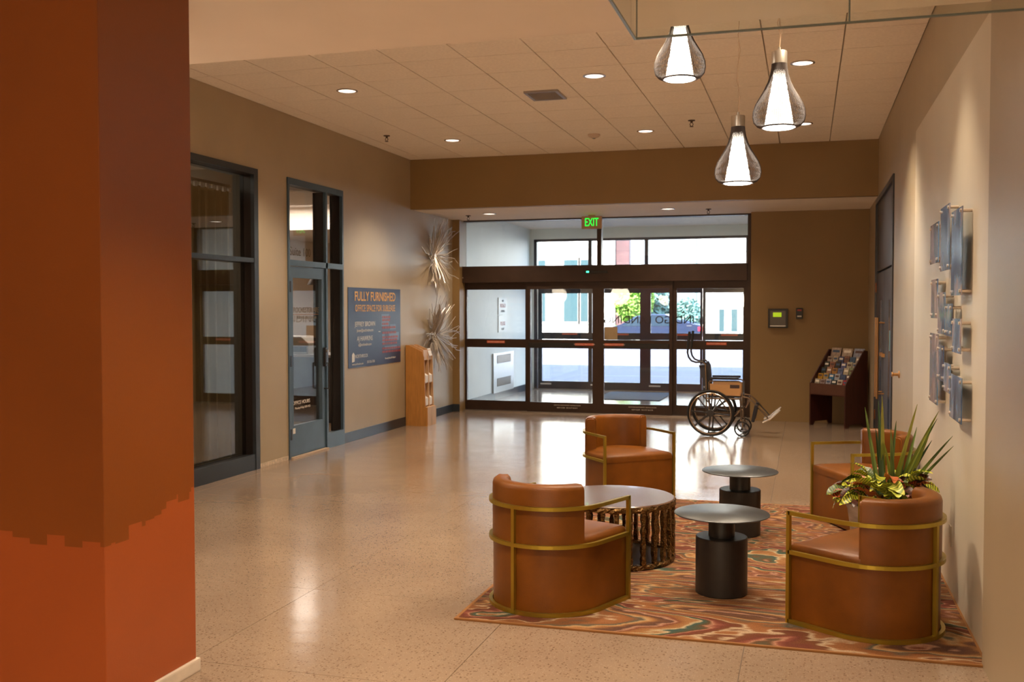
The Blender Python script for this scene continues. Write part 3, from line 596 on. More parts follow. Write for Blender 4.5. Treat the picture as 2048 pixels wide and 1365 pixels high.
# ------------------------------------------------------------------ picture tiles on the right wall
def artmat():
    m = bpy.data.materials.new('art_print'); m.use_nodes = True; nt = m.node_tree; b = nt.nodes['Principled BSDF']; L = nt.links
    g = nt.nodes.new('ShaderNodeNewGeometry')
    mp = nt.nodes.new('ShaderNodeMapping'); mp.inputs['Scale'].default_value = (1, 1, .55); L.new(g.outputs['Position'], mp.inputs[0])
    n = nt.nodes.new('ShaderNodeTexNoise'); n.inputs['Scale'].default_value = 4.5; n.inputs['Detail'].default_value = 9; n.inputs['Distortion'].default_value = .6; L.new(mp.outputs[0], n.inputs[0])
    r = nt.nodes.new('ShaderNodeValToRGB'); e = r.color_ramp.elements
    e[0].position = .3; e[0].color = (*srgb(58, 74, 108), 1); e[1].position = .75; e[1].color = (*srgb(214, 208, 216), 1)
    for p, c in ((.42, (86, 114, 154)), (.5, (120, 150, 184)), (.58, (170, 160, 172))): q = e.new(p); q.color = (*srgb(*c), 1)
    L.new(n.outputs[0], r.inputs[0]); L.new(r.outputs[0], b.inputs['Base Color']); b.inputs['Roughness'].default_value = .12
    return m
ARTM = artmat()
ART = [(7.071, 6.668, 2.19, 1.94), (6.559, 6.175, 2.253, 1.878), (6.069, 5.686, 2.189, 1.727), (6.992, 6.681, 1.839, 1.596), (6.638, 6.329, 1.753, 1.506), (6.272, 6.032, 1.684, 1.502),
       (5.996, 5.688, 1.603, 1.42), (7.022, 6.631, 1.5, 1.065), (6.611, 6.363, 1.438, 1.227), (6.351, 6.067, 1.346, 1.181), (6.062, 5.631, 1.297, 1.058)]
AL = ['small blue glass picture, top row farthest from the camera', 'tall narrow blue glass picture, middle of the top row', 'tallest blue glass picture, top row nearest the camera',
      'blue glass picture at the far end of the middle group', 'blue glass picture second from the far end of the middle group', 'small blue glass picture third along the middle group', 'pale blue glass picture at the near end of the middle group',
      'long dark blue glass picture, bottom group farthest from the camera', 'small violet glass picture second in the bottom group', 'small dark violet glass picture third in the bottom group', 'wide grey blue glass picture at the near lower end of the bottom group']
CHR = mat('standoff_metal', srgb(214, 200, 186), .3, metal=.8)
so_ = MB().tube([(.048, 0, 0), (-.012, 0, 0)], .009, 12).mesh('standoff', CHR, True)
GLE = mat('acrylic_edge', srgb(150, 170, 175), .1)
for (ya, yb, zt, zb), lab in zip(ART, AL):
    yc, zc = (ya+yb)/2, (zt+zb)/2; hw, hh = (ya-yb)/2, (zt-zb)/2
    t = thing('glass_picture', lab, 'wall art', (.768, yc, zc), group='blue glass pictures on standoffs')
    MB().box(0, .006, -hw, hw, -hh, hh).build('picture_pane', ARTM, t)
    for sy in (-1, 1):
        for sz in (-1, 1): link('standoff', so_, t, (.004, sy*(hw-.022), sz*(hh-.022)))

# ------------------------------------------------------------------ rug
def rugmat():
    m = bpy.data.materials.new('rug_agate'); m.use_nodes = True; nt = m.node_tree; b = nt.nodes['Principled BSDF']; L = nt.links
    g = nt.nodes.new('ShaderNodeTexCoord')
    mp = nt.nodes.new('ShaderNodeMapping'); mp.inputs['Rotation'].default_value = (0, 0, .35); mp.inputs['Scale'].default_value = (.36, 1.0, 1); L.new(g.outputs['Object'], mp.inputs[0])
    w = nt.nodes.new('ShaderNodeTexNoise'); w.inputs['Scale'].default_value = 1.15; w.inputs['Detail'].default_value = 4.5; w.inputs['Roughness'].default_value = .55; w.inputs['Distortion'].default_value = .7; L.new(mp.outputs[0], w.inputs[0])
    n2 = nt.nodes.new('ShaderNodeTexNoise'); n2.inputs['Scale'].default_value = 14; n2.inputs['Detail'].default_value = 4; L.new(mp.outputs[0], n2.inputs[0])
    k = nt.nodes.new('ShaderNodeMath'); k.operation = 'MULTIPLY'; k.inputs[1].default_value = 7.2; L.new(w.outputs[0], k.inputs[0])
    k2 = nt.nodes.new('ShaderNodeMath'); k2.operation = 'MULTIPLY_ADD'; k2.inputs[1].default_value = .24; L.new(n2.outputs[0], k2.inputs[0]); L.new(k.outputs[0], k2.inputs[2])
    fr = nt.nodes.new('ShaderNodeMath'); fr.operation = 'FRACT'; L.new(k2.outputs[0], fr.inputs[0])
    r = nt.nodes.new('ShaderNodeValToRGB'); r.color_ramp.interpolation = 'LINEAR'; e = r.color_ramp.elements
    cs = [(0, (150, 96, 56)), (.09, (160, 106, 66)), (.12, (206, 178, 146)), (.15, (122, 74, 46)), (.24, (118, 62, 48)), (.30, (144, 82, 64)), (.33, (186, 134, 108)), (.36, (104, 76, 50)), (.42, (82, 88, 70)), (.46, (68, 92, 84)),
          (.49, (200, 178, 142)), (.52, (166, 118, 74)), (.60, (152, 102, 60)), (.66, (132, 76, 54)), (.70, (188, 142, 116)), (.73, (98, 66, 54)), (.80, (118, 80, 56)), (.85, (172, 120, 72)), (.90, (196, 158, 114)), (.93, (92, 92, 80)), (1, (150, 96, 56))]
    e[0].position = 0; e[0].color = (*srgb(*cs[0][1]), 1); e[1].position = 1; e[1].color = (*srgb(*cs[-1][1]), 1)
    for p, c in cs[1:-1]: q = e.new(p); q.color = (*srgb(*c), 1)
    L.new(fr.outputs[0], r.inputs[0])
    n3 = nt.nodes.new('ShaderNodeTexNoise'); n3.inputs['Scale'].default_value = 220; L.new(g.outputs['Object'], n3.inputs[0])
    mx = nt.nodes.new('ShaderNodeMix'); mx.data_type = 'RGBA'; mx.blend_type = 'MULTIPLY'; mx.inputs[0].default_value = .8; L.new(r.outputs[0], mx.inputs[6]); L.new(n3.outputs[0], mx.inputs[7])
    L.new(mx.outputs[2], b.inputs['Base Color']); b.inputs['Roughness'].default_value = .95; b.inputs['Specular IOR Level'].default_value = .15
    bp = nt.nodes.new('ShaderNodeBump'); bp.inputs['Strength'].default_value = .4; bp.inputs['Distance'].default_value = .003; L.new(n3.outputs[0], bp.inputs['Height']); L.new(bp.outputs[0], b.inputs['Normal'])
    return m
rg = thing('area_rug', 'marbled rust, tan and teal patterned rug under the lounge chairs', 'rug', (-.477, 6.88, 0))
MB().box(-1.295, 1.285, -1.835, 1.835, 0, .010, bev=.002).build('pile', rugmat(), rg)
b = mat('rug_binding', srgb(134, 88, 42), .9)
for a in ((-1.313, 1.297, -1.852, -1.835), (-1.313, 1.297, 1.835, 1.852), (-1.313, -1.295, -1.835, 1.835), (1.285, 1.297, -1.835, 1.835)):
    MB().box(*a, 0, .0105, bev=.002).build('binding', b, rg)
RZ = .0105

# ------------------------------------------------------------------ lounge chairs
LEA = mat('tan_leather', srgb(110, 62, 12), .38, noise=.24, nscale=5, bump=.12, bscale=220, spec=.3, rvar=.06)
BRS = mat('brass', srgb(172, 148, 56), .32, metal=.85, noise=.1, nscale=3)
def dline(half, rb, yf, n=26, y_start=0.0):
    pts = [(-half, yf)] if yf is not None else []
    if y_start < 0: raise ValueError
    if y_start > 0 and yf is None: pts.append((-half, y_start))
    for i in range(n+1):
        t_ = PI*i/n; pts.append((-half*math.cos(t_), -rb*math.sin(t_)))
    if yf is not None: pts.append((half, yf))
    return pts
Wc, Lf = .693, .30
def rail_path(h, z, rad=None):
    hw = Wc/2 - h; P = dline(hw, hw, Lf - h, 28)
    return [(a, b_, z) for a, b_ in P]
def make_chair():
    t = thing('lounge_chair', '', 'chair', (0, 0, 0))
    h = .010; zs, za, zb = .374, .579, .70
    MB().prism(dline(.322, .322, Lf-.012, 28), .013, .368, bev=.006).build('base', LEA, t, smooth=True)
    # seat cushion, domed
    b = MB(); out = dline(.318, .318, Lf-.008, 28); n = len(out)
    cx, cy = 0, .02; rings = []
    for s_, z in ((1.0, .360), (1.0, .392), (.985, .406), (.94, .417), (.8, .427), (.5, .436), (.2, .438)):
        rings.append([b.bm.verts.new((cx+(x-cx)*s_, cy+(y-cy)*s_, z)) for x, y in out])
    for A, B in zip(rings, rings[1:]):
        for j in range(n): b.bm.faces.new((A[j], A[(j+1) % n], B[(j+1) % n], B[j]))
    b.bm.faces.new(rings[-1]); b.bm.faces.new(rings[0][::-1])
    b.build('seat', LEA, t, smooth=True)
    # backrest: swept cross-section round the back, from y=-.10 at each side
    b = MB(); ro, ri = .326, .232
    a0 = math.asin(.10/.326); secs = []
    N = 30
    for i in range(N+1):
        an = a0 + (PI-2*a0)*i/N; c, s_ = -math.cos(an), -math.sin(an)
        sec = []
        endk = 1.0
        for r_, z in ((ro, .37), (ro, zb-.03), (ro-.006, zb-.012), (ro-.022, zb), (ri+.022, zb), (ri+.006, zb-.012), (ri, zb-.03), (ri, .40)):
            sec.append(b.bm.verts.new((c*r_, s_*r_, z)))
        secs.append(sec)
    for A, B in zip(secs, secs[1:]):
        for j in range(8): b.bm.faces.new((A[j], A[(j+1) % 8], B[(j+1) % 8], B[j]))
    f1 = b.bm.faces.new(secs[0][::-1]); f2 = b.bm.faces.new(secs[-1])
    bmesh.ops.bevel(b.bm, geom=list(f1.edges)+list(f2.edges), offset=.012, segments=3, affect='EDGES')
    b.build('backrest', LEA, t, smooth=True)
    # welt line under the backrest top
    for z in (za, zs, h):
        MB().tube(rail_path(h, z), h, sq=True).build('rail', BRS, t)
    for x, y in ((-(Wc/2-h), Lf-h), (Wc/2-h, Lf-h), (0, -(Wc/2-h))):
        MB().box(x-h, x+h, y-h, y+h, 0, za+h).build('post', BRS, t)
    return t
c1 = make_chair()
CH = [(-1.381, 5.504, -.386, 'tan leather barrel lounge chair with brass frame seen from behind, front left on the rug'),
      (-1.526, 8.66, 3.841-2*PI, 'tan leather barrel lounge chair facing the camera behind the round coffee table'),
      (.35, 5.555, .966, 'tan leather barrel lounge chair nearest the right wall at the front of the rug'),
      (.455, 8.127, 1.994, 'tan leather barrel lounge chair partly hidden behind the potted plant')]
for i, (x, y, th, lab) in enumerate(CH):
    z = RZ if i != 1 else RZ
    if i == 0: c1.location = (x, y, z); c1.rotation_euler = (0, 0, th); c1['label'] = lab; c1['group'] = 'leather lounge chairs on the rug'
    else: dup(c1, (x, y, z), th, lab)

# ------------------------------------------------------------------ black side tables
BT = mat('black_metal', srgb(34, 31, 30), .42, noise=.15, nscale=30, bump=.05, bscale=300)
BTT = mat('black_top', srgb(44, 49, 54), .34, noise=.06, nscale=20, spec=1.0)  # bluish tint puts the reflected door light into the black top's colour
t1 = thing('side_table', 'black round metal side table at the front of the rug', 'side table', (-.462, 5.92, RZ), group='black pedestal side tables')
MB().lathe([(0, 0), (.142, 0), (.148, .004), (.148, .325), (.144, .33), (0, .33)], 56).build('base', BT, t1, smooth=True)
MB().lathe([(0, .33), (.075, .33), (.075, .46), (0, .46)], 40).build('neck', BT, t1, smooth=True)
MB().lathe([(0, .457), (.268, .457), (.272, .460), (.272, .463), (.268, .466), (0, .466)], 72).build('tabletop', BTT, t1, smooth=True)
dup(t1, (-.456, 7.5, RZ), 0, 'black round metal side table farther back, behind the front one')

# ------------------------------------------------------------------ coffee table
BRZ = mat('rough_bronze', srgb(112, 86, 52), .24, metal=.9, noise=.6, nscale=70, bump=.9, bscale=70)
ctb = thing('coffee_table', 'round coffee table with dark wood top and rough bronze bar base', 'coffee table', (-1.215, 6.58, RZ))
MB().lathe([(0, .385), (.392, .385), (.398, .39), (.398, .402), (.392, .408), (0, .408)], 72).build('tabletop', mat('dark_wood_top', srgb(96, 70, 54), .24, noise=.10, nscale=3, stretch=(1.2, 6, 1), coat=.2, rvar=.05), ctb, smooth=True)
def rough_ring(z0, z1, r0, r1, seed):
    r = random.Random(seed); b = MB(); n = 110; R = []
    for i in range(n):
        a = 2*PI*i/n; c, s_ = math.cos(a), math.sin(a); ring = []
        for rr_, zz in ((r0, z0), (r1, z0), (r1+.004, (z0+z1)/2), (r1, z1), (r0, z1)):
            k_ = rr_ + r.uniform(-.006, .006); ring.append(b.bm.verts.new((c*k_, s_*k_, zz + r.uniform(-.005, .005))))
        R.append(ring)
    for i in range(n):
        A, B = R[i], R[(i+1) % n]
        for j in range(5): b.bm.faces.new((A[j], A[(j+1) % 5], B[(j+1) % 5], B[j]))
    return b
rough_ring(.366, .400, .375, .402, 1).build('top_ring', BRZ, ctb)
rough_ring(.004, .035, .365, .398, 2).build('bottom_ring', BRZ, ctb)
MB().lathe([(0, .006), (.37, .006), (.37, .016), (0, .016)], 48).build('base_plate', mat('bronze_plate', srgb(40, 28, 18), .4, metal=.7), ctb)
vb = []
for s_ in range(4):
    r = random.Random(50+s_); b = MB(); rings = []
    for k in range(15):
        z = .02 + .35*k/14; w_ = .0135 + r.uniform(-.004, .004); d_ = .012 + r.uniform(-.004, .004)
        rings.append([b.bm.verts.new((x + r.uniform(-.002, .002), y + r.uniform(-.002, .002), z)) for x, y in ((-d_, -w_), (d_, -w_*.9), (d_*1.3, 0), (d_, w_*.9), (-d_, w_))])
    for A, B in zip(rings, rings[1:]):
        for j in range(5): b.bm.faces.new((A[j], A[(j+1) % 5], B[(j+1) % 5], B[j]))
    b.bm.faces.new(rings[0][::-1]); b.bm.faces.new(rings[-1]); vb.append(b.mesh('bar', BRZ))
for i in range(28):
    a = 2*PI*i/28; link('bar', vb[i % 4], ctb, (.386*math.cos(a), .386*math.sin(a), 0), (0, 0, a))

# ------------------------------------------------------------------ potted plant
px, py = .468, 6.3
pt = thing('planter', 'whitewashed tapered planter pot between the two right-hand chairs', 'plant pot', (px, py, RZ))
MB().lathe([(0, 0), (.16, 0), (.165, .01), (.225, .46), (.232, .47), (.232, .50), (.215, .50), (.21, .44), (0, .44)], 40).build('pot', mat('washed_ceramic', srgb(190, 178, 170), .6, noise=.22, nscale=9, stretch=(1, 1, 4)), pt, smooth=True)
MB().lathe([(0, .45), (.21, .45)], 30).build('soil', mat('soil', srgb(50, 36, 26), .95, noise=.3, nscale=60, bump=.8, bscale=80), pt)
def leafmat(name, base, vein, sc=18, rough=.35, thr=.5):
    m = bpy.data.materials.new(name); m.use_nodes = True; nt = m.node_tree; b = nt.nodes['Principled BSDF']; L = nt.links
    g = nt.nodes.new('ShaderNodeTexCoord'); n = nt.nodes.new('ShaderNodeTexWave'); n.inputs['Scale'].default_value = sc; n.inputs['Distortion'].default_value = 3.5; n.inputs['Detail'].default_value = 2
    n.bands_direction = 'Y'; L.new(g.outputs['Object'], n.inputs[0])
    r = nt.nodes.new('ShaderNodeValToRGB'); r.color_ramp.elements[0].position = thr-.15; r.color_ramp.elements[1].position = thr+.15
    r.color_ramp.elements[0].color = (*base, 1); r.color_ramp.elements[1].color = (*vein, 1); L.new(n.outputs[0], r.inputs[0]); L.new(r.outputs[0], b.inputs['Base Color'])
    b.inputs['Roughness'].default_value = rough; return m
CR = [leafmat('croton_yellow', srgb(86, 100, 24), srgb(196, 196, 60)), leafmat('croton_red', srgb(96, 40, 24), srgb(178, 84, 40)), leafmat('croton_green', srgb(40, 60, 26), srgb(96, 110, 40)), leafmat('croton_dark', srgb(40, 26, 20), srgb(84, 42, 26)), leafmat('croton_lime', srgb(120, 140, 40), srgb(206, 206, 90)), leafmat('croton_orange', srgb(150, 70, 34), srgb(206, 120, 70))]
def leaf(L_, w_, curl, mm, name='croton_leaf'):
    b = MB(); rows = []
    n = 9
    for i in range(n):
        q = i/(n-1); ww = w_*(math.sin(PI*min(1, q*.92+.06))**.75) + .002; y = L_*q*math.cos(curl*q*.5); z = L_*q*math.sin(.25) - curl*L_*q*q*.55
        rows.append([b.bm.verts.new((k_*ww, y, z + abs(k_)*ww*.35 + .004*math.sin(i*2.1+k_))) for k_ in (-1, -.5, 0, .5, 1)])
    for A, B in zip(rows, rows[1:]):
        for j in range(4): b.bm.faces.new((A[j], A[j+1], B[j+1], B[j]))
    return b.mesh(name, mm, True)
lvs = [leaf(.15, .045, .7, m_) for m_ in CR] + [leaf(.18, .038, 1.1, m_) for m_ in CR] + [leaf(.12, .05, .2, m_) for m_ in CR]
cp = thing('croton_plant', 'variegated croton with yellow, red and green leaves around the pot rim', 'plant', (px, py, .46))
st_ = MB()
for i in range(12):
    a = 2*PI*i/12; st_.tube([(.06*math.cos(a), .06*math.sin(a), 0), (.16*math.cos(a), .16*math.sin(a), .10)], .004, 5)
stuff(st_.build('stems', CR[3], cp))
r = random.Random(5)
for i in range(150):
    a = r.uniform(0, 2*PI); rad = r.uniform(.08, .25)*(.9 if math.cos(a) > .3 else 1); z = .03 + r.uniform(0, .13) + (0.05 if rad < .15 else 0)
    o = link('croton_leaf', lvs[r.choice((0, 0, 0, 4, 4, 2, 3, 1, 5)) + 6*r.randrange(3)], cp, (rad*math.cos(a)*.95, rad*math.sin(a)*.95, z))
    o.rotation_euler = (r.uniform(.0, 1.0) if rad < .17 else r.uniform(-.5, .5), r.uniform(-.6, .6), a - PI/2 + r.uniform(-.6, .6)); k_ = r.uniform(.55, .95); o.scale = (k_, k_, k_)
BLD = [leafmat('blade_green', srgb(78, 100, 52), srgb(112, 134, 72), 3), leafmat('blade_lime', srgb(120, 132, 50), srgb(164, 168, 78), 3), leafmat('blade_dark', srgb(56, 80, 50), srgb(86, 108, 66), 3)]
sp = thing('spiky_plant', 'tall spiky plant with long upright green blades rising from the pot', 'plant', (px, py, .46))
# blade tips: world x, z offsets from the base
TIPS = [(-.13, .61, 0), (-.056, .654, 2), (-.042, .688, 1), (-.07, .49, 2), (.045, .534, 0), (.15, .645, 1), (.275, .60, 1), (.268, .556, 0), (.235, .432, 2), (.33, .477, 0), (.335, .42, 0), (.01, .5, 0), (.10, .45, 2), (.16, .5, 0), (-.02, .40, 1), (.22, .47, 1)]
for i, (dx, dz, mi) in enumerate(TIPS):
    bx_, by_ = (-.03 + i*.006), r.uniform(-.05, .05); ty = r.uniform(-.16, .10)
    ty = ty*.6
    if dx > .3: ty = -.15
    b = MB(); rows = []
    for k in range(10):
        q = k/9; x = bx_ + (dx-bx_)*q ; y = by_ + (ty-by_)*q; z = dz*(q + .10*q*(1-q)*(1 if abs(dx) > .15 else 0))
        w_ = .0125*(1-q)**.6*(.6+.8*min(1, q*3+.3)) + .0008
        rows.append([b.bm.verts.new((x-w_, y, z)), b.bm.verts.new((x, y+w_*.5, z)), b.bm.verts.new((x+w_, y, z)), b.bm.verts.new((x, y+w_*.5+.003, z))])
    for A, B in zip(rows, rows[1:]):
        for j in range(4): b.bm.faces.new((A[j], A[(j+1) % 4], B[(j+1) % 4], B[j]))
    b.bm.faces.new(rows[0][::-1]); b.build('blade', BLD[mi], sp, smooth=True)

# ------------------------------------------------------------------ pendant lamps
WIRE = mat('wire_grey', srgb(76, 66, 62), .5, metal=.15)
NIC = mat('brushed_nickel', srgb(196, 188, 176), .34, metal=.8)
GLOW = mat('frosted_glow', (1, .95, .9), .5, emit=(1, .86, .70), estr=6); GLOWB = mat('diffuser_glow', (1, .97, .93), .5, emit=(1, .95, .88), estr=8)
def cagep(n=14):
    P = [(.100, 0), (.126, .010), (.145, .032), (.152, .064), (.149, .098), (.135, .138), (.112, .178), (.087, .22), (.066, .265), (.052, .31), (.045, .35), (.043, .375)]
    return P
pend = thing('pendant_lamp', '', 'pendant lamp')
wm = MB().tube([(a, 0, z) for a, z in cagep()], .0018, 4).mesh('cage_wire', WIRE, True)
for i in range(84): link('cage_wire', wm, pend, None, (0, 0, 2*PI*i/84))
MB().lathe([(.097, -.003), (.105, -.003), (.105, .005), (.097, .005), (.097, -.003)], 40).build('cage_ring', WIRE, pend, smooth=True)
MB().lathe([(.084, .004), (.076, .06), (.062, .14), (.048, .22), (.036, .30), (.030, .36), (0, .365)], 40).build('inner_shade', GLOW, pend, smooth=True)
MB().lathe([(0, -.006), (.085, -.006), (.092, 0), (.085, .006), (0, .006)], 40).build('diffuser', GLOWB, pend, smooth=True)
MB().lathe([(0, .445), (.043, .445), (.045, .44), (.045, .372), (0, .372)], 32).build('cap', NIC, pend, smooth=True)
MB().lathe([(0, .47), (.008, .47), (.010, .445), (0, .445)], 12).build('cord_grip', NIC, pend)
PEN = [(-.447, 6.90, 2.492, 'teardrop wire cage pendant lamp hanging lowest of the three'), (-.166, 6.2, 2.727, 'teardrop wire cage pendant lamp on the right, in the middle height'), (-.740, 6.12, 3.030, 'teardrop wire cage pendant lamp highest and farthest left, seen through the glass')]
CORD = mat('clear_cord', srgb(200, 170, 140), .5)
for i, (x, y, z, lab) in enumerate(PEN):
    if i == 0: p = pend; p.location = (x, y, z)
    else: p = dup(pend, (x, y, z))
    p['label'] = lab; p['group'] = 'teardrop pendant lamps'
    L_ = HC-.006 - z; r = random.Random(i+2)
    if L_ > .5:
        pts = [(0, 0, .46)] + [((.012*math.sin(k*1.9+i) if k < 5 else .004*math.sin(k*2.3)), 0, .47 + (L_-.47)*k/8) for k in range(1, 8)] + [(0, 0, L_)]
        MB().tube(pts, .0022, 5).build('cord', CORD, p)
        MB().tube([(.0, 0, .47), (.0, 0, L_)], .0008, 4).build('suspension_wire', CORD, p)
    MB().lathe([(0, L_-.02), (.05, L_-.02), (.055, L_), (0, L_)], 24).build('canopy', NIC, p, smooth=True)
    for zz, e in ((-.04, 14),):
        l = bpy.data.lights.new('pendant_bulb', 'SPOT'); l.energy = 34; l.spot_size = math.radians(140); l.spot_blend = .8; l.color = (1, .80, .58); l.shadow_soft_size = .07
        lo_ = bpy.data.objects.new('pendant_bulb', l); COL.objects.link(lo_); lo_.location = (x, y, z-.02)

# ------------------------------------------------------------------ glass smoke baffle
gb = thing('glass_baffle', 'clear frameless glass screen hanging from the near ceiling', 'glass screen', (0, 3.8, 0))
EDG = mat('glass_edge', srgb(92, 100, 92), .3)
for a, b_ in ((-.621, .134), (.140, .79)):
    o = MB().box(a, b_, -.005, .005, 2.675, HS).build('glass_panel', GL3, gb)
    MB().box(a, b_, -.005, .005, 2.668, 2.675).build('polished_edge', EDG, o)
o = MB().box(-.631, -.621, -3.2, .005, 2.675, HS).build('glass_panel', GL3, gb)
MB().box(-.631, -.621, -3.2, .005, 2.668, 2.675).build('polished_edge', mat('edge_blue', srgb(120, 140, 146), .3), o)
MB().box(.134, .140, -.006, .006, 2.668, HS).build('joint_seal', EDG, gb); MB().box(-.6215, -.6185, -.006, .006, 2.668, HS).build('joint_seal', EDG, gb)

# ------------------------------------------------------------------ wheelchair
wc = thing('wheelchair', 'folding wheelchair with dark upholstery parked by the sliding doors', 'wheelchair', (-1.18, 13.47, 0))
CHM = mat('chair_chrome', srgb(176, 158, 140), .22, metal=.95); RUB = mat('rubber_black', srgb(26, 24, 24), .55); SPK = mat('mag_wheel', srgb(44, 38, 36), .4); UPH = mat('black_vinyl', srgb(26, 26, 34), .4, noise=.15, nscale=12)
def wheel(R, tr, rim, hub, nsp, sw, name, x, y, w3):
    o = MB().tube([(R*math.cos(2*PI*i/48)*1.0, 0, R*math.sin(2*PI*i/48)) for i in range(48)], tr, 8, closed=True).build(name, RUB, wc, smooth=True, loc=(x, y, R+tr))
    MB().tube([(rim*math.cos(2*PI*i/48), 0, rim*math.sin(2*PI*i/48)) for i in range(48)], tr*.6, 6, closed=True).build('rim', SPK, o, smooth=True)
    MB().lathe([(0, -w3), (hub, -w3), (hub*1.05, 0), (hub, w3), (0, w3)], 20).xf(Matrix.Rotation(PI/2, 4, 'X')).build('hub', SPK, o, smooth=True)
    sm = MB().prism([(hub*.6, -sw), (rim*.8, -sw*.6), (rim, -sw*1.3), (rim, sw*1.3), (rim*.8, sw*.6), (hub*.6, sw)], -.006, .006, axis='y').mesh('spoke', SPK)
    for i in range(nsp): link('spoke', sm, o, None, (0, 2*PI*i/nsp+.09, 0))
    return o
for sgn in (-1, 1):
    w_ = wheel(.289, .013, .272, .045, 8, .012, 'rear_wheel', 0, sgn*.27, .03)
    o = MB().tube([(.262*math.cos(2*PI*i/48), sgn*.045, .262*math.sin(2*PI*i/48)) for i in range(48)], .009, 7, closed=True).build('hand_rim', CHM, w_, smooth=True)
    wheel(.093, .009, .086, .018, 6, .005, 'caster_wheel', .395, sgn*.215, .02)
    y = sgn*.21
    fr = MB()
    fr.tube([(-.06, y, .24), (-.06, y, .60), (-.075, y, .93), (-.11, y, .96), (-.13, y, .965)], .011, 8)            # back post
    fr.tube([(-.06, y, .49), (.36, y, .49)], .011, 8).tube([(-.06, y, .27), (.30, y, .27), (.36, y, .33)], .011, 8)
    fr.tube([(-.03, y, .44), (-.03, y, .70), (0, y, .715), (.35, y, .715), (.395, y, .69), (.395, y, .40)], .010, 8)  # arm support
    fr.tube([(.37, y, .52), (.385, y, .22)], .012, 8).tube([(.37, y, .22), (.40, y, .20), (.405, y, .12)], .012, 8)
    fr.tube([(.30, y, .27), (.36, y, .34), (.40, y, .36)], .009, 8)
    fr.build('side_frame', CHM, wc, smooth=True)
    MB().box(-.02, .35, y-.03, y+.03, .735, .765, bev=.01).build('armrest_pad', UPH, wc)
    MB().box(-.015, .375, y-.004, y+.004, .53, .68).build('side_panel', mat('skirt_guard', srgb(196, 150, 100), .3, metal=.4), wc)
    if sgn < 0: MB().box(.24, .36, y-.006, y-.004, .625, .67).build('side_label', mat('label_dark', srgb(62, 44, 40), .5), wc)
    MB().tube([(-.10, y, .962), (-.20, y, .955), (-.255, y, .975), (-.29, y, 1.02), (-.305, y, 1.08), (-.30, y, 1.16)], .012, 8).build('push_handle', RUB if False else SPK, wc, smooth=True)
    MB().tube([(-.303, y, 1.12), (-.295, y, 1.2), (-.28, y, 1.355)], .017, 10).build('hand_grip', RUB, wc, smooth=True)
    # leg rest
    lr = MB().tube([(.40, y, .52), (.47, y, .51), (.53, y, .46), (.72, y, .25)], .010, 8).tube([(.47, y, .50), (.46, y, .42), (.44, y, .38)], .009, 8).build('leg_rest', CHM, wc, smooth=True)
    MB().prism([(.655, .195), (.745, .235), (.875, .36), (.865, .368), (.735, .25), (.65, .21)], y-.06, y+.06, axis='y').build('foot_plate', mat('foot_metal', srgb(200, 190, 180), .25, metal=.9), wc)
    MB().box(-.02, .02, -.07, .07, -.11, .11, bev=.01).xf(Matrix.Translation((.55, y, .31)) @ Matrix.Rotation(.2, 4, 'Y')).build('calf_pad', UPH, wc)
MB().box(-.03, .37, -.205, .205, .505, .525, bev=.008).build('seat', UPH, wc)
MB().xf(Matrix.Identity(4)).prism([(-.062, .60), (-.045, .60), (-.02, .66), (-.04, .90), (-.07, .955), (-.085, .95)], -.2, .2, axis='y').build('backrest', UPH, wc)
MB().prism([(-.075, .60), (-.065, .60), (-.085, .92), (-.16, .915)], -.19, .19, axis='y').build('back_pocket', mat('pocket_grey', srgb(58, 60, 70), .5), wc)
MB().tube([(.0, -.21, .27), (.1, .21, .49)], .009, 8).tube([(.2, .21, .27), (.1, -.21, .49)], .009, 8).tube([(0, -.27, .30), (0, .27, .30)], .011, 8).build('cross_brace', CHM, wc, smooth=True)

# ------------------------------------------------------------------ brochure rack
MAH = mat('mahogany', srgb(66, 30, 22), .4, noise=.2, nscale=5, stretch=(4, 4, .7))
MAHL = mat('mahogany_shelf', srgb(88, 54, 40), .45, noise=.15, nscale=6)
rk = thing('brochure_rack', 'dark mahogany sloped brochure rack angled in the far right corner', 'brochure rack', (.285, 14.70, 0), -.699)
hw = .3075
P_ = [(0, 0), (.07, 0), (.10, .05), (.37, .05), (.40, 0), (.47, 0), (.47, 1.06), (.40, 1.07), (.03, .64), (0, .60)]
for x in (-hw, hw-.018): MB().prism(P_, x, x+.018, axis='x').build('side_panel', MAH, rk)
MB().box(-hw+.018, hw-.018, .0, .018, .45, .60).build('front_apron', MAHL, rk)
MB().box(-hw+.018, hw-.018, .455, .47, .45, 1.05).build('back_panel', MAH, rk)
MB().box(-hw+.018, hw-.018, .0, .455, .44, .455).build('bottom_shelf', MAH, rk)
tiers = []
for k in range(6):
    y = .035 + .068*k; z = .535 + .078*k; tiers.append((y, z))
    MB().box(-hw+.018, hw-.018, y, y+.06, z-.008, z).build('tier_shelf', MAH, rk)
    MB().box(-hw+.018, hw-.018, y+.058, y+.064, z-.008, z+.1).build('tier_back', MAH, rk)
cw = math.cos(-.699); sw_ = math.sin(-.699)
def rackpt(x, y, z): return (.285 + cw*x - sw_*y, 14.70 + sw_*x + cw*y, z)
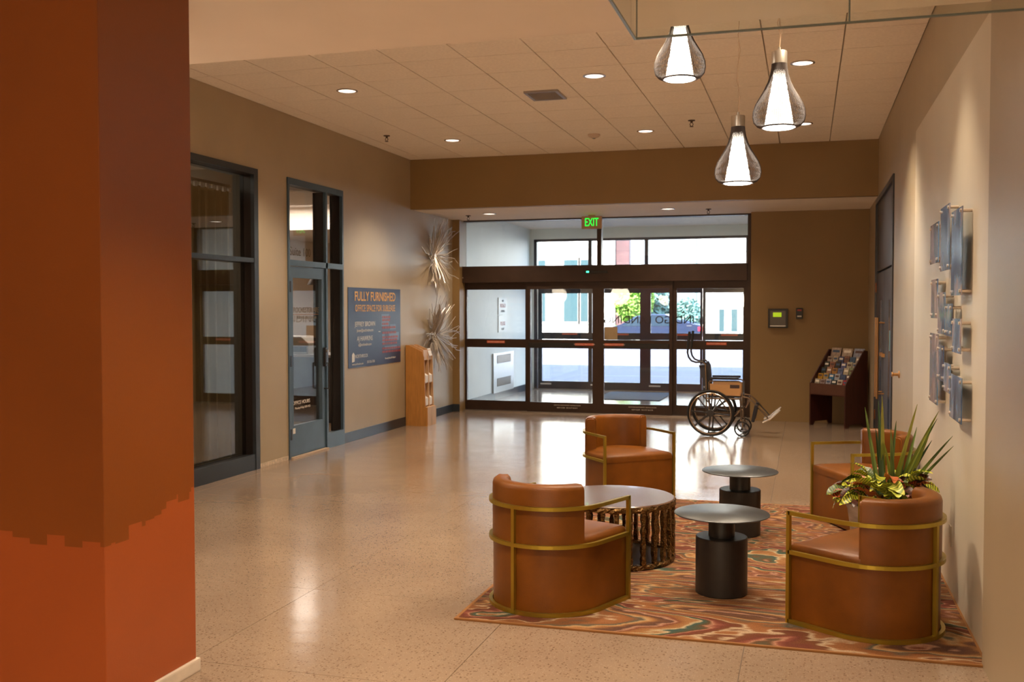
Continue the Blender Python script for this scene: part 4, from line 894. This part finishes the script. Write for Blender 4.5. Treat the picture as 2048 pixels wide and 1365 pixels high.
cols = [[(200, 185, 165), (170, 150, 150), (196, 190, 200), (50, 60, 60), (226, 210, 190), (190, 40, 34)],
        [(222, 160, 30), (206, 168, 96), (64, 130, 180), (190, 195, 205), (70, 86, 130), (110, 90, 90)],
        [(60, 62, 52), (190, 140, 110), (200, 140, 60), (120, 124, 170), (214, 196, 165), (150, 160, 110)],
        [(70, 68, 56), (176, 110, 80), (60, 48, 40), (104, 108, 160), (206, 196, 170), (190, 180, 160)],
        [(206, 180, 160), (214, 190, 160), (84, 88, 130), (150, 100, 80), (80, 110, 140), (190, 175, 160)],
        [(196, 170, 150), (212, 186, 160), (170, 172, 190)]]
cn = {(190, 40, 34): 'red', (222, 160, 30): 'yellow', (64, 130, 180): 'bright blue', (226, 210, 190): 'white'}
def cname(c):
    if c in cn: return cn[c]
    r_, g_, b_ = c
    if max(c) < 90: return 'dark'
    if b_ > r_+12: return 'blue'
    if min(c) > 160: return 'pale'
    if r_ > b_+40: return 'tan'
    return 'grey'
rows = ['lowest', 'second', 'third', 'fourth', 'fifth', 'top']; pos = ['at the left end', 'second from the left', 'third from the left', 'fourth from the left', 'fifth from the left', 'at the right end']
bcache = {}
for k, (y, z) in enumerate(tiers):
    n = len(cols[k]); wd = (.58/n)
    for i, c in enumerate(cols[k]):
        ww = wd*.86; hh = .135 if n == 6 else .17
        m_ = mat('brochure_%d_%d' % (k, i), srgb(*[int(v*.84) for v in c]), .5, noise=.35, nscale=22)
        x = -.29 + wd*(i+.5)
        o = thing('brochure', '%s brochure %s of the %s row in the mahogany rack' % (cname(c), pos[i] if n == 6 else ['at the left', 'in the middle', 'at the right'][i], rows[k]), 'brochure', rackpt(x, y+.02, z), -.699, 'brochures in the mahogany rack')
        MB().box(-ww/2, ww/2, 0, .012, 0, hh+random.uniform(-.01, .01)).xf(Matrix.Rotation(-.28, 4, 'X')).build('cover', m_, o)
        MB().box(-ww/2*.7, ww/2*.7, -.001, 0, hh*.62, hh*.82).xf(Matrix.Rotation(-.28, 4, 'X')).build('title_band', mat('band_%d' % ((i+k) % 3), [srgb(228, 218, 204), srgb(90, 60, 50), srgb(60, 80, 110)][(i+k) % 3], .5), o)

# ------------------------------------------------------------------ outside
ASP = mat('asphalt', srgb(80, 79, 86), .8, noise=.12, nscale=1.2, bump=.1, stretch=(.3, 1.5, 1))
struct('ground', MB().box(-70, 60, 20.12, 120, -.3, -.03), ASP)
struct('wall_sun_block', MB().box(-30, 25, 19.6, 20.15, 3.3, 10).box(-30, -5.44, 19.6, 20.15, -.1, 3.3).box(-0.6, 25, 19.6, 20.15, -.1, 3.3), mat('facade', srgb(200, 190, 175), .8))  # facade carried up out of view, added to keep the sun out
struct('sun_block_roof', MB().box(-30, 25, -4, 20.1, 4.1, 10), mat('sun_block_mass', srgb(150, 145, 140), .9))  # unseen upper mass added to block the sun and shade the near street
tag(MB().box(-60, 50, 46, 49, -.03, .12).build('sidewalk', mat('sidewalk_concrete', srgb(205, 200, 190), .9)), 'pale sidewalk across the street', 'sidewalk')
CRM = mat('cream_stone', srgb(232, 226, 212), .7, noise=.05); TEAL = mat('far_window', srgb(44, 66, 70), .3)
def building(name, lab, x0, x1, y, h, wins, wm_=CRM):
    t = thing(name, lab, 'building', (x0, y, 0))
    MB().box(0, x1-x0, 0, 8, -.03, h).build('wall', wm_, t)
    MB().box(-.2, x1-x0+.2, -.3, 8, h, h+.4).build('cornice', wm_, t)
    for (a, b_, c, d) in wins:
        f_ = MB().box(a-.12, b_+.12, -.08, 0, c-.12, d+.12).build('window', wm_, t); MB().box(a, b_, -.1, -.07, c, d).build('pane', TEAL, f_)
    return t
building('white_building', 'bright white building with tall windows across the street at left', -34, -10.2, 52, 12, [(2+i*3.3, 3.6+i*3.3, .95, 4.2) for i in range(5)] + [(19.6, 20.7, .95, 4.2), (21.7, 22.45, .95, 4.2), (22.6, 23.0, .95, 4.2)] + [(2+i*3.3, 3.6+i*3.3, 5.6, 8.6) for i in range(6)])
building('cream_building', 'pale building with arched window across the street at right', -9.5, 12, 60, 11, [(4.6, 4.9, .3, 1.6), (5.3, 5.65, .3, 1.6)] + [(7+i*4.5, 9+i*4.5, 1.0, 3.2) for i in range(3)])
def at(px_, Y): # ground X for a picture column at depth Y
    u = (px_-1024)/2018.8; c, s_ = math.cos(.2838), math.sin(.2838)
    return Y*(u*c - s_)/(u*s_ + c)
# brick pier
x0_, x1_ = at(1231, 50), at(1258, 50)
bp_ = thing('brick_pier', 'red brick pier outside the entrance beside a cream column', 'pillar', (x0_, 50, .12))
BRK = mat('red_brick', srgb(84, 56, 56), .85, noise=.2, nscale=3); MOR = mat('mortar', srgb(110, 100, 100), .9)
ww = x1_-x0_
MB().box(.01, ww-.01, .01, .6, 0, 6.4).build('mortar_core', MOR, bp_)
b = MB(); nb = 3; bw = ww/nb
for k in range(80):
    for i in range(nb + k % 2):
        xa = max(0, bw*(i-.5*(k % 2))+.006); xb = min(ww, bw*(i+1-.5*(k % 2))-.006)
        b.box(xa, xb, 0, .1, k*.08+.005, k*.08+.073)
stuff(b.build('brickwork', BRK, bp_))
cc = thing('cream_column', 'cream stone block column outside the entrance left of the brick pier', 'pillar', (x0_-.62, 49.9, .12))
for k in range(7): MB().box(0, .6, 0, .6, k*.9+.006, k*.9+.894, bev=.006).build('stone_block', CRM, cc)
# car
car = thing('parked_car', 'dark blue sedan parked across the street', 'car', (at(1405, 42)-4.55, 42, -.03))
CB = mat('car_blue', srgb(24, 36, 62), .25, metal=.3, coat=1); CG = mat('car_glass', srgb(30, 44, 56), .08)
body = [(0.05, .35), (.02, .62), (.18, .80), (1.1, .92), (1.75, 1.34), (2.2, 1.44), (3.0, 1.44), (3.75, 1.08), (4.45, 1.0), (4.55, .75), (4.5, .35)]
MB().prism(body, 0, 1.75, axis='y', bev=.06).build('body', CB, car)
for s_ in (-.012, 1.752): MB().prism([(1.2, .93), (1.8, 1.31), (2.2, 1.39), (2.95, 1.39), (3.55, 1.08), (3.5, .95)], s_, s_+.01, axis='y').build('side_window', CG, car)
for x in (.85, 3.65):
    for y in (-.02, 1.58):
        w_ = MB().lathe([(0, -.1), (.2, -.1), (.32, -.08), (.33, 0), (.32, .08), (.2, .1), (0, .1)], 24).xf(Matrix.Rotation(PI/2, 4, 'X')).build('wheel', RUB, car, loc=(x, y+.1, .33))
        MB().lathe([(0, .105), (.2, .105), (.2, .1), (0, .1)], 16).xf(Matrix.Rotation(PI/2, 4, 'X')).build('wheel_cover', STEEL, w_)
MB().box(4.36, 4.56, -.01, .25, .74, .92, bev=.02).build('tail_light', mat('tail_red', srgb(190, 30, 50), .3), car)
MB().box(.04, .3, -.01, .2, .66, .76, bev=.02).build('headlight', WHT, car)
MB().box(3.9, 4.1, -.016, -.012, .95, .97).build('door_trim', STEEL, car)
MB().box(1.6, 2.9, -.02, -.012, .55, .58).build('side_moulding', STEEL, car)
def bush(name, lab, x, y, h, w, cols_, n, seed, trunk=0):
    t = thing(name, lab, 'tree' if trunk else 'shrub', (x, y, .12 if 46 < y < 49 else -.03)); r = random.Random(seed); b = MB()
    for i in range(n):
        u_, v_ = r.uniform(0, 2*PI), r.uniform(-1, 1); q = r.random()**.4
        c_ = Vector((w*q*math.cos(u_)*math.sqrt(1-v_*v_), w*q*math.sin(u_)*math.sqrt(1-v_*v_), trunk + h/2 + h/2*q*v_))
        a = Vector((r.uniform(-1, 1), r.uniform(-1, 1), r.uniform(-1, 1))).normalized(); c2 = a.orthogonal().normalized(); s_ = r.uniform(.05, .12)*(1+h*.1)
        b.bm.faces.new([b.bm.verts.new(c_+a*s_), b.bm.verts.new(c_+c2*s_*.6), b.bm.verts.new(c_-a*s_), b.bm.verts.new(c_-c2*s_*.6)])
    o = b.build('foliage', cols_, t); o['kind'] = 'stuff'
    MB().tube([(0, 0, 0), (.03, 0, trunk+h*.6)], [.06 if trunk else .03, .03], 8).build('trunk', mat('bark', srgb(90, 70, 55), .9), t)
    return t
G1 = mat('leaf_fresh', srgb(120, 160, 60), .6, noise=.3, nscale=2); G2 = mat('leaf_blue', srgb(86, 120, 110), .6, noise=.3, nscale=2)
bush('leafy_tree', 'fresh green leafy tree just right of the brick pier outside', at(1268, 45), 45, 2.6, .9, G1, 5000, 1, trunk=.9)
bush('low_shrub', 'low yellow green shrub beside the brick pier outside', at(1240, 44.5), 44.5, .9, .5, G1, 1200, 2)
bush('blue_spruce', 'blue green conifer behind the parked car', at(1300, 47.5), 47.5, 3.1, 1.0, G2, 6000, 3)
bush('far_conifer', 'blue green bush behind the rear of the parked car', at(1376, 47.5), 47.5, 2.0, .7, G2, 4000, 4)
# street lamp
t = thing('street_lamp', 'thin dark street lamp post beyond the car', 'street lamp', (at(1392, 48.4), 48.4, .12))
MB().tube([(0, 0, 0), (0, 0, 5)], .05, 8).build('post', mat('lamp_post', srgb(90, 110, 118), .5), t); MB().lathe([(0, 5.4), (.25, 5.3), (.2, 5.0), (0, 5.0)], 16).build('lantern', WHT, t)
